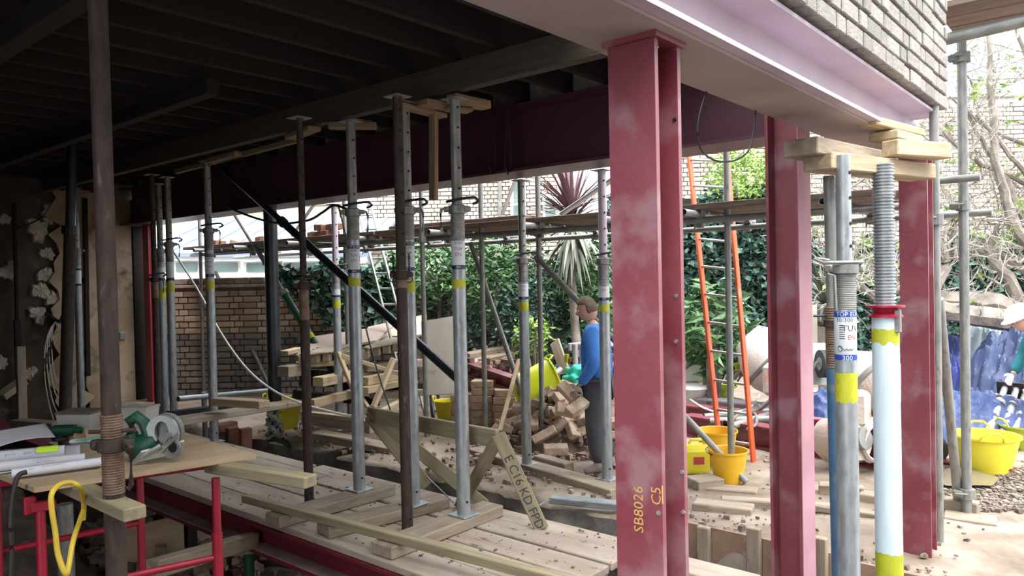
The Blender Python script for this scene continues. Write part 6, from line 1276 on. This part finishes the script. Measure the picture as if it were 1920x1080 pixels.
plate(arc+inn, -.045, -.02, 'blade_guard', M_alu); plate([(312+31*math.cos(a), 812-37*math.sin(a)) for a in np.linspace(0, 6.28, 28, endpoint=False)], -.01, .03, 'gear_case', M_grey)
mb = MB(); mb.tube(SP(322, 815, -.09), SP(322, 815, -.02), .022, 14); mb.build('hub', M_grey, t, True)
mb = MB(); mb.path([SP(316, 840, -.08), SP(336, 822, -.08), SP(350, 806, -.08)], .009, 8); mb.build('depth_lever', M_alu, t, True)
arc = [(334+17*math.cos(a), 836-18*math.sin(a)) for a in np.linspace(0, 6.28, 24, endpoint=False)]; plate(arc, -.075, -.06, 'lower_guard', M_grey); plate([(337+8*math.cos(a), 833-10*math.sin(a)) for a in np.linspace(0, 6.28, 16, endpoint=False)], -.078, -.059, 'guard_opening', M_dark)
v = [SP(268, 858, -.12), SP(286, 838, -.12), SP(352, 826, -.04), SP(348, 846, -.04)]; mb = MB(); mb.add(v+[p+Vector((0, 0, .008))+FV*.006 for p in v], [(0, 1, 2, 3), (7, 6, 5, 4)]+[(i, 4+i, 4+(i+1) % 4, (i+1) % 4) for i in range(4)]); mb.build('base_plate', M_alu, t)
mb = MB(); mb.path([SP(276, 852, -.1), SP(300, 838, -.1), SP(318, 828, -.09)], .012, 8); mb.build('front_grip', M_alu, t, True)
mb = MB(); mb.tube(SP(262, 850, -.03), SP(272, 860, -.03), .026, 12); mb.build('motor_cap', M_black, t, True)
# things under and beyond the table, in the dug-out
def ayb(px, py, y): return Vector([float(q_) for q_ in AY(px, py, y)])
t = thing('shuttering_sheet', 'plywood shuttering sheet standing below the work table in the dug out', 'board', (3.1, 6.9, -1.3)); a = ayb(205, 998, 6.9); b = ayb(343, 964, 6.9)
mb = MB(); mb.box(((a.x+b.x)/2, 6.9, -.85), (b.x-a.x, .02, .9)); mb.build('ply_sheet', M_ply, t)
t = thing('shuttering_sheet', 'bright plywood shuttering sheet seen between the dark post and the red trestle leg', 'board', (3.6, 7.1, -1.3)); a = ayb(364, 968, 7.1); b = ayb(450, 975, 7.1)
mb = MB(); mb.box(((a.x+b.x)/2, 7.1, -.8), (b.x-a.x, .02, .9)); mb.build('ply_sheet', M_wood, t)
a = ayb(354, 958, 7.0); o = bar('timber_post', (a.x, 6.98, -1.32), (a.x, 6.98, a.z), .1, .08, M_woodo, up=(0, 1, 0)); tag(o, 'dark timber post between the two shuttering sheets', 'post')
a = ayb(283, 1068, 4.75); b = ayb(475, 1012, 5.2); o = bar('timber_rail', a, b, .1, .11, M_woodd); tag(o, 'rough timber rail in the dug out behind the red trestle leg', 'timber')
a = AX(428, 1016, 2.98); b = AX(506, 1002, 3.22); o = bar('timber_pad', (2.9, a[1], -.31), (3.3, a[1]-.25, -.31), .16, .07, M_woodd); tag(o, 'timber pad wedged under the floor beam on the dark green post', 'timber')
o = rod('jack_post', (3.08, a[1]-.12, -1.32), (3.08, a[1]-.12, -.35), .04, M_green); tag(o, 'dark green post under the floor beam in the dug out', 'post')
a = ayb(121, 945, 4.9); b = ayb(124, 1080, 4.9); o = rod('prop_stub', (b.x, 4.9, -1.32), (a.x, 4.9, a.z), .045, M_galvd); tag(o, 'dull grey prop stub standing under the work table behind the yellow cable', 'prop')
v, f = noise_grid(3.2, 4.25, 2.6, 9, 24, 80, lambda X, Y: -.92+.12*fbm(X, Y, 2.5, 21)*.6); o = link('rubble_bank', np_mesh('rubble_bank', v, f), M_soild, smooth=True); tag(o, 'bank of dug earth under the deck', 'earth', kind='stuff')
scatter('broken brick and stone rubble under the deck', 1500, lambda n: np.stack([RU(2.6, 4.2, n), RU(3.2, 8.5, n), -.88+.1*RS.normal(size=n)-.25*np.clip(3.3-0, 0, 1)*0], 1), .05, .16)
scatter('earth clods on the floor of the dug out left of the table', 900, lambda n: np.stack([RU(-.5, 2.9, n), RU(5.2, 9.5, n), -1.0+.0*RU(0, 1, n)], 1), .03, .12, M_grav, 'earth_clods', 'earth')
v, f = noise_grid(-2.4, 2.5, 6.2, 12.4, 70, 70, lambda X, Y: -.75+.45*np.clip((Y-6.4)/2.2, 0, 1)+.05*fbm(X, Y, 3, 31)-.5*np.clip((6.6-Y)/.5, 0, 1)); o = link('earth_bank', np_mesh('earth_bank', v, f), M_soild, smooth=True); tag(o, 'dark dug earth bank rising towards the left wall', 'earth', kind='stuff')
# ================================================================ PEOPLE
def skin(nm, verts, edges, m_, par, M, lv=2, root=0):
    me = bpy.data.meshes.new(nm); me.from_pydata([M @ Vector(v[:3]) for v in verts], edges, []); o = bpy.data.objects.new(nm, me); COL.objects.link(o)
    md = o.modifiers.new('skin', 'SKIN'); md.use_smooth_shade = True
    for i, v in enumerate(verts):
        r = v[3] if len(v) == 4 else v[3:5]; me.skin_vertices[0].data[i].radius = (r, r) if not isinstance(r, (tuple, list)) else tuple(r)
    me.skin_vertices[0].data[root].use_root = True
    sb = o.modifiers.new('sub', 'SUBSURF'); sb.levels = lv; sb.render_levels = lv
    dg = bpy.context.evaluated_depsgraph_get(); dg.update(); m2 = bpy.data.meshes.new_from_object(o.evaluated_get(dg)); bpy.data.objects.remove(o); m2.materials.clear(); m2.name = nm
    return link(nm, m2, m_, par, None, True)
def head_mesh(M, par, m_skin, m_hair, hat=None, hair=True):
    bm = bmesh.new(); bmesh.ops.create_uvsphere(bm, u_segments=40, v_segments=30, radius=1); 
    def shape(p):
        x, y, z = p; f = max(0, x); w = 1-.28*max(0, -z)**1.3; r = Vector((x*.098*(1 if x < 0 else .95), y*.078*w, z*.122))
        if z < 0 and x > 0: r.x += .018*(-z)*f
        r.x += .030*math.exp(-((y/.16)**2+((z+.12)/.17)**2))*f; r.x -= .012*math.exp(-(((abs(y)-.36)/.16)**2+((z-.10)/.11)**2))*f
        r.x += .008*math.exp(-((y/.6)**2+((z-.27)/.1)**2))*f; r.x += .007*math.exp(-((y/.28)**2+((z+.47)/.06)**2))*f; r.x -= .006*math.exp(-((y/.28)**2+((z+.54)/.035)**2))*f; r.x += .008*math.exp(-((y/.3)**2+((z+.78)/.14)**2))*f
        r.x -= .012*(1 if x < 0 else 0)*max(0, -z)
        return r
    for v in bm.verts: v.co = M @ shape(v.co)
    me = bpy.data.meshes.new('head'); bm.to_mesh(me); bm.free(); hd = link('head', me, m_skin, par, None, True)
    for s_ in (-1, 1):
        mb = MB(); mb.lathe([(.001, -.011), (.008, -.008), (.011, 0), (.008, .008), (.001, .011)], 10); mb.v = [tuple(M @ (Vector(v)+Vector((.078, s_*.028, .012)))) for v in mb.v]; mb.build('eye', M_white, hd, True)
        mb = MB(); mb.lathe([(.004, -.034), (.016, -.024), (.021, .0), (.02, .02), (.006, .034)], 12); mb.v = [tuple(M @ (Vector((v[0], v[1]*.35, v[2]))+Vector((-.008, s_*.079, .0)))) for v in mb.v]; mb.build('ear', m_skin, hd, True)
    if hair:
        bm = bmesh.new(); bmesh.ops.create_uvsphere(bm, u_segments=40, v_segments=30, radius=1); kill = []
        for v in bm.verts:
            x, y, z = v.co
            if z < (.32+.25*max(0, x) if x > .05 else -.35) : kill.append(v)
            rr = 1.08+.02*math.sin(y*31+z*9)*math.sin(x*27); v.co = M @ Vector((x*.100*rr, y*.081*rr, z*.125*rr))
        bmesh.ops.delete(bm, geom=kill, context='VERTS'); me = bpy.data.meshes.new('hair'); bm.to_mesh(me); bm.free(); o = link('hair', me, m_hair, par, None, True); md = o.modifiers.new('t', 'SOLIDIFY'); md.thickness = .012
    if hat:
        mb = MB(); mb.lathe([(.145, -.0), (.15, .008), (.122, .012), (.12, .05), (.108, .09), (.075, .122), (.03, .138), (.001, .14)], 28, closed=True); mb.v = [tuple(M @ (Vector((v[0]*1.12+(.02 if v[2] < .02 and v[0] > 0 else 0), v[1]*.95, v[2]))+Vector((0, 0, .035)))) for v in mb.v]; o = mb.build('hard_hat', hat, par, True)
    return hd
def hand_verts(M, wr, dr, side, curl, palm_n):
    """gloved hand: palm and five bent fingers, wr wrist, dr pointing to the fingers"""
    dr = Vector(dr).normalized(); pn = Vector(palm_n).normalized(); sd = dr.cross(pn).normalized()*side; V = []; E = []
    def add(p, r, pa=None):
        V.append((*p, r)); 
        if pa is not None: E.append((pa, len(V)-1))
        return len(V)-1
    w = Vector(wr); i0 = add(w, (.026, .022)); i1 = add(w+dr*.045, (.038, .02), i0); i2 = add(w+dr*.085, (.040, .018), i1)
    for k, (o_, L_) in enumerate(((.030, .070), (.010, .080), (-.011, .074), (-.030, .058))):
        b = w+dr*.088+sd*o_; j = add(b, .0105, i2); d = dr.copy(); p = b
        for s_, rr in ((.42, .0098), (.32, .009), (.26, .0078)): d = (d*math.cos(curl*.8)+pn*math.sin(curl*.8)).normalized(); p = p+d*L_*s_; j = add(p, rr, j)
    b = w+dr*.03+sd*.036; j = add(b, .013, i1); d = (sd*.8+dr*.7+pn*.3).normalized(); p = b
    for s_, rr in ((.03, .012), (.028, .0105), (.02, .009)): p = p+d*s_; j = add(p, rr, j); d = (d+dr*.4+pn*.4).normalized()
    return V, E
def person(lab, loc, face, H_, J, mats, hat=None, hair=True, headrot=(0, 0), collar=None):
    """J: joints in body axes (x forward, y left, z up) for a 1.75 m figure"""
    f_ = Vector(face).normalized(); l_ = Vector((0, 0, 1)).cross(f_); k = H_/1.75; M = Matrix.Translation(loc) @ Matrix((f_, l_, Vector((0, 0, 1)))).transposed().to_4x4() @ Matrix.Scale(k, 4)
    t = thing('person', lab, 'person', loc); m_skin, m_top, m_leg, m_glove, m_boot = mats
    g = lambda n, r: (*J[n], r*k if not isinstance(r, tuple) else (r[0]*k, r[1]*k))
    # one continuous body under the clothes
    names = [('pelvis', (.135, .10)), ('waist', (.125, .09)), ('chest', (.15, .105)), ('neckb', .062), ('neck', .055), ('shL', .062), ('elL', .042), ('wrL', .03), ('shR', .062), ('elR', .042), ('wrR', .03), ('hipL', .085), ('knL', .058), ('anL', .042), ('toL', .036), ('hipR', .085), ('knR', .058), ('anR', .042), ('toR', .036)]
    ix = {n: i for i, (n, _) in enumerate(names)}; E = [('pelvis', 'waist'), ('waist', 'chest'), ('chest', 'neckb'), ('neckb', 'neck'), ('chest', 'shL'), ('shL', 'elL'), ('elL', 'wrL'), ('chest', 'shR'), ('shR', 'elR'), ('elR', 'wrR'), ('pelvis', 'hipL'), ('hipL', 'knL'), ('knL', 'anL'), ('anL', 'toL'), ('pelvis', 'hipR'), ('hipR', 'knR'), ('knR', 'anR'), ('anR', 'toR')]
    skin('body', [g(n, r) for n, r in names], [(ix[a], ix[b]) for a, b in E], m_skin, t, M)
    def cloth(nm, L, E_, m_):
        ii = {n: i for i, (n, _) in enumerate(L)}; return skin(nm, [g(n, r) for n, r in L], [(ii[a], ii[b]) for a, b in E_], m_, t, M)
    J['hem'] = tuple(Vector(J['pelvis'])+Vector((0, 0, -.05))); J['cuffL'] = tuple(Vector(J['elL']).lerp(Vector(J['wrL']), .95)); J['cuffR'] = tuple(Vector(J['elR']).lerp(Vector(J['wrR']), .95)); J['col'] = tuple(Vector(J['neckb']).lerp(Vector(J['neck']), .3))
    cloth('sweatshirt', [('hem', (.185, .16)), ('waist', (.185, .155)), ('chest', (.195, .155)), ('col', .075), ('shL', .095), ('elL', .072), ('cuffL', .05), ('shR', .095), ('elR', .072), ('cuffR', .05)], [('hem', 'waist'), ('waist', 'chest'), ('chest', 'col'), ('chest', 'shL'), ('shL', 'elL'), ('elL', 'cuffL'), ('chest', 'shR'), ('shR', 'elR'), ('elR', 'cuffR')], m_top)
    J['hemL'] = tuple(Vector(J['knL']).lerp(Vector(J['anL']), .97)); J['hemR'] = tuple(Vector(J['knR']).lerp(Vector(J['anR']), .97))
    cloth('trousers', [('pelvis', (.16, .135)), ('hipL', .125), ('knL', .1), ('hemL', .088), ('hipR', .125), ('knR', .1), ('hemR', .088)], [('pelvis', 'hipL'), ('hipL', 'knL'), ('knL', 'hemL'), ('pelvis', 'hipR'), ('hipR', 'knR'), ('knR', 'hemR')], m_leg)
    for s_ in 'LR':
        a, b = Vector(J['an'+s_]), Vector(J['to'+s_]); J['heel'+s_] = tuple(a+Vector((-.05, 0, -.045))); J['ball'+s_] = tuple(a.lerp(b, .7)); J['ank'+s_] = tuple(a+Vector((0, 0, .06)))
        cloth('boot', [('an'+s_, (.052, .05)), ('ank'+s_, .056), ('heel'+s_, (.045, .035)), ('ball'+s_, (.052, .04)), ('to'+s_, (.045, .032))], [('an'+s_, 'ank'+s_), ('an'+s_, 'heel'+s_), ('an'+s_, 'ball'+s_), ('ball'+s_, 'to'+s_)], m_boot)
        wr = Vector(J['wr'+s_]); dr = (wr-Vector(J['el'+s_])).normalized(); V, E_ = hand_verts(M, wr, dr, 1, .5, Vector((.15, -.9 if s_ == 'L' else .9, -.2)))
        skin('glove', [(v[0], v[1], v[2], *( [q_*k*1.0 for q_ in v[3]] if isinstance(v[3], tuple) else [v[3]*k, v[3]*k])) for v in V], E_, m_glove, t, M, 1)
    hm = M @ Matrix.Translation(J['head']) @ Matrix.Rotation(headrot[1], 4, 'Z') @ Matrix.Rotation(headrot[0], 4, 'Y'); head_mesh(hm, t, m_skin, M_hair, hat, hair); return t
stand = dict(pelvis=(0, 0, .93), waist=(.0, 0, 1.06), chest=(.01, 0, 1.30), neckb=(.03, 0, 1.45), neck=(.06, 0, 1.52), head=(.095, 0, 1.625), shL=(.02, .19, 1.40), elL=(-.01, .29, 1.12), wrL=(.14, .27, .90), shR=(.02, -.19, 1.40), elR=(.0, -.26, 1.12), wrR=(.14, -.22, .92),
             hipL=(0, .095, .87), knL=(.03, .11, .47), anL=(-.03, .12, .09), toL=(.14, .14, .04), hipR=(0, -.095, .87), knR=(.0, -.12, .47), anR=(-.08, -.14, .09), toR=(.08, -.16, .04))
mp = Vector(gp(1124, 886)); person('worker in a blue sweatshirt and grey trousers, turned left towards the brick heap', mp, -RV+FV*.25, 1.66, dict(stand), (M_skin, M_jump, M_trou, M_glove, M_shoe), None, True, (.3, .15))
bend = dict(pelvis=(-.1, 0, .92), waist=(.02, 0, 1.02), chest=(.2, 0, 1.16), neckb=(.32, 0, 1.23), neck=(.38, 0, 1.27), head=(.46, 0, 1.33), shL=(.26, .19, 1.2), elL=(.30, .24, .92), wrL=(.42, .18, .70), shR=(.26, -.19, 1.2), elR=(.34, -.24, .93), wrR=(.5, -.12, .74),
            hipL=(-.08, .095, .87), knL=(.02, .11, .47), anL=(-.06, .12, .09), toL=(.12, .14, .04), hipR=(-.08, -.095, .87), knR=(.05, -.12, .47), anR=(-.02, -.14, .09), toR=(.16, -.16, .04))
M_tealc = mat('teal_jacket_cloth', s(28, 110, 120), s(22, 92, 104), 5, rough=.85, bump=.2)
M_navyc = mat('dark_navy_work_cloth', s(40, 48, 66), s(32, 40, 56), 5, rough=.9, bump=.2)
pp = Vector(gp(2010, 838)); person('stooping worker in a white hard hat at the right edge, reaching towards the laid props', pp, -RV+FV*.2, 1.72, dict(bend), (M_skin, M_tealc, M_navyc, M_white, M_shoe), M_white, False, (.5, 0))
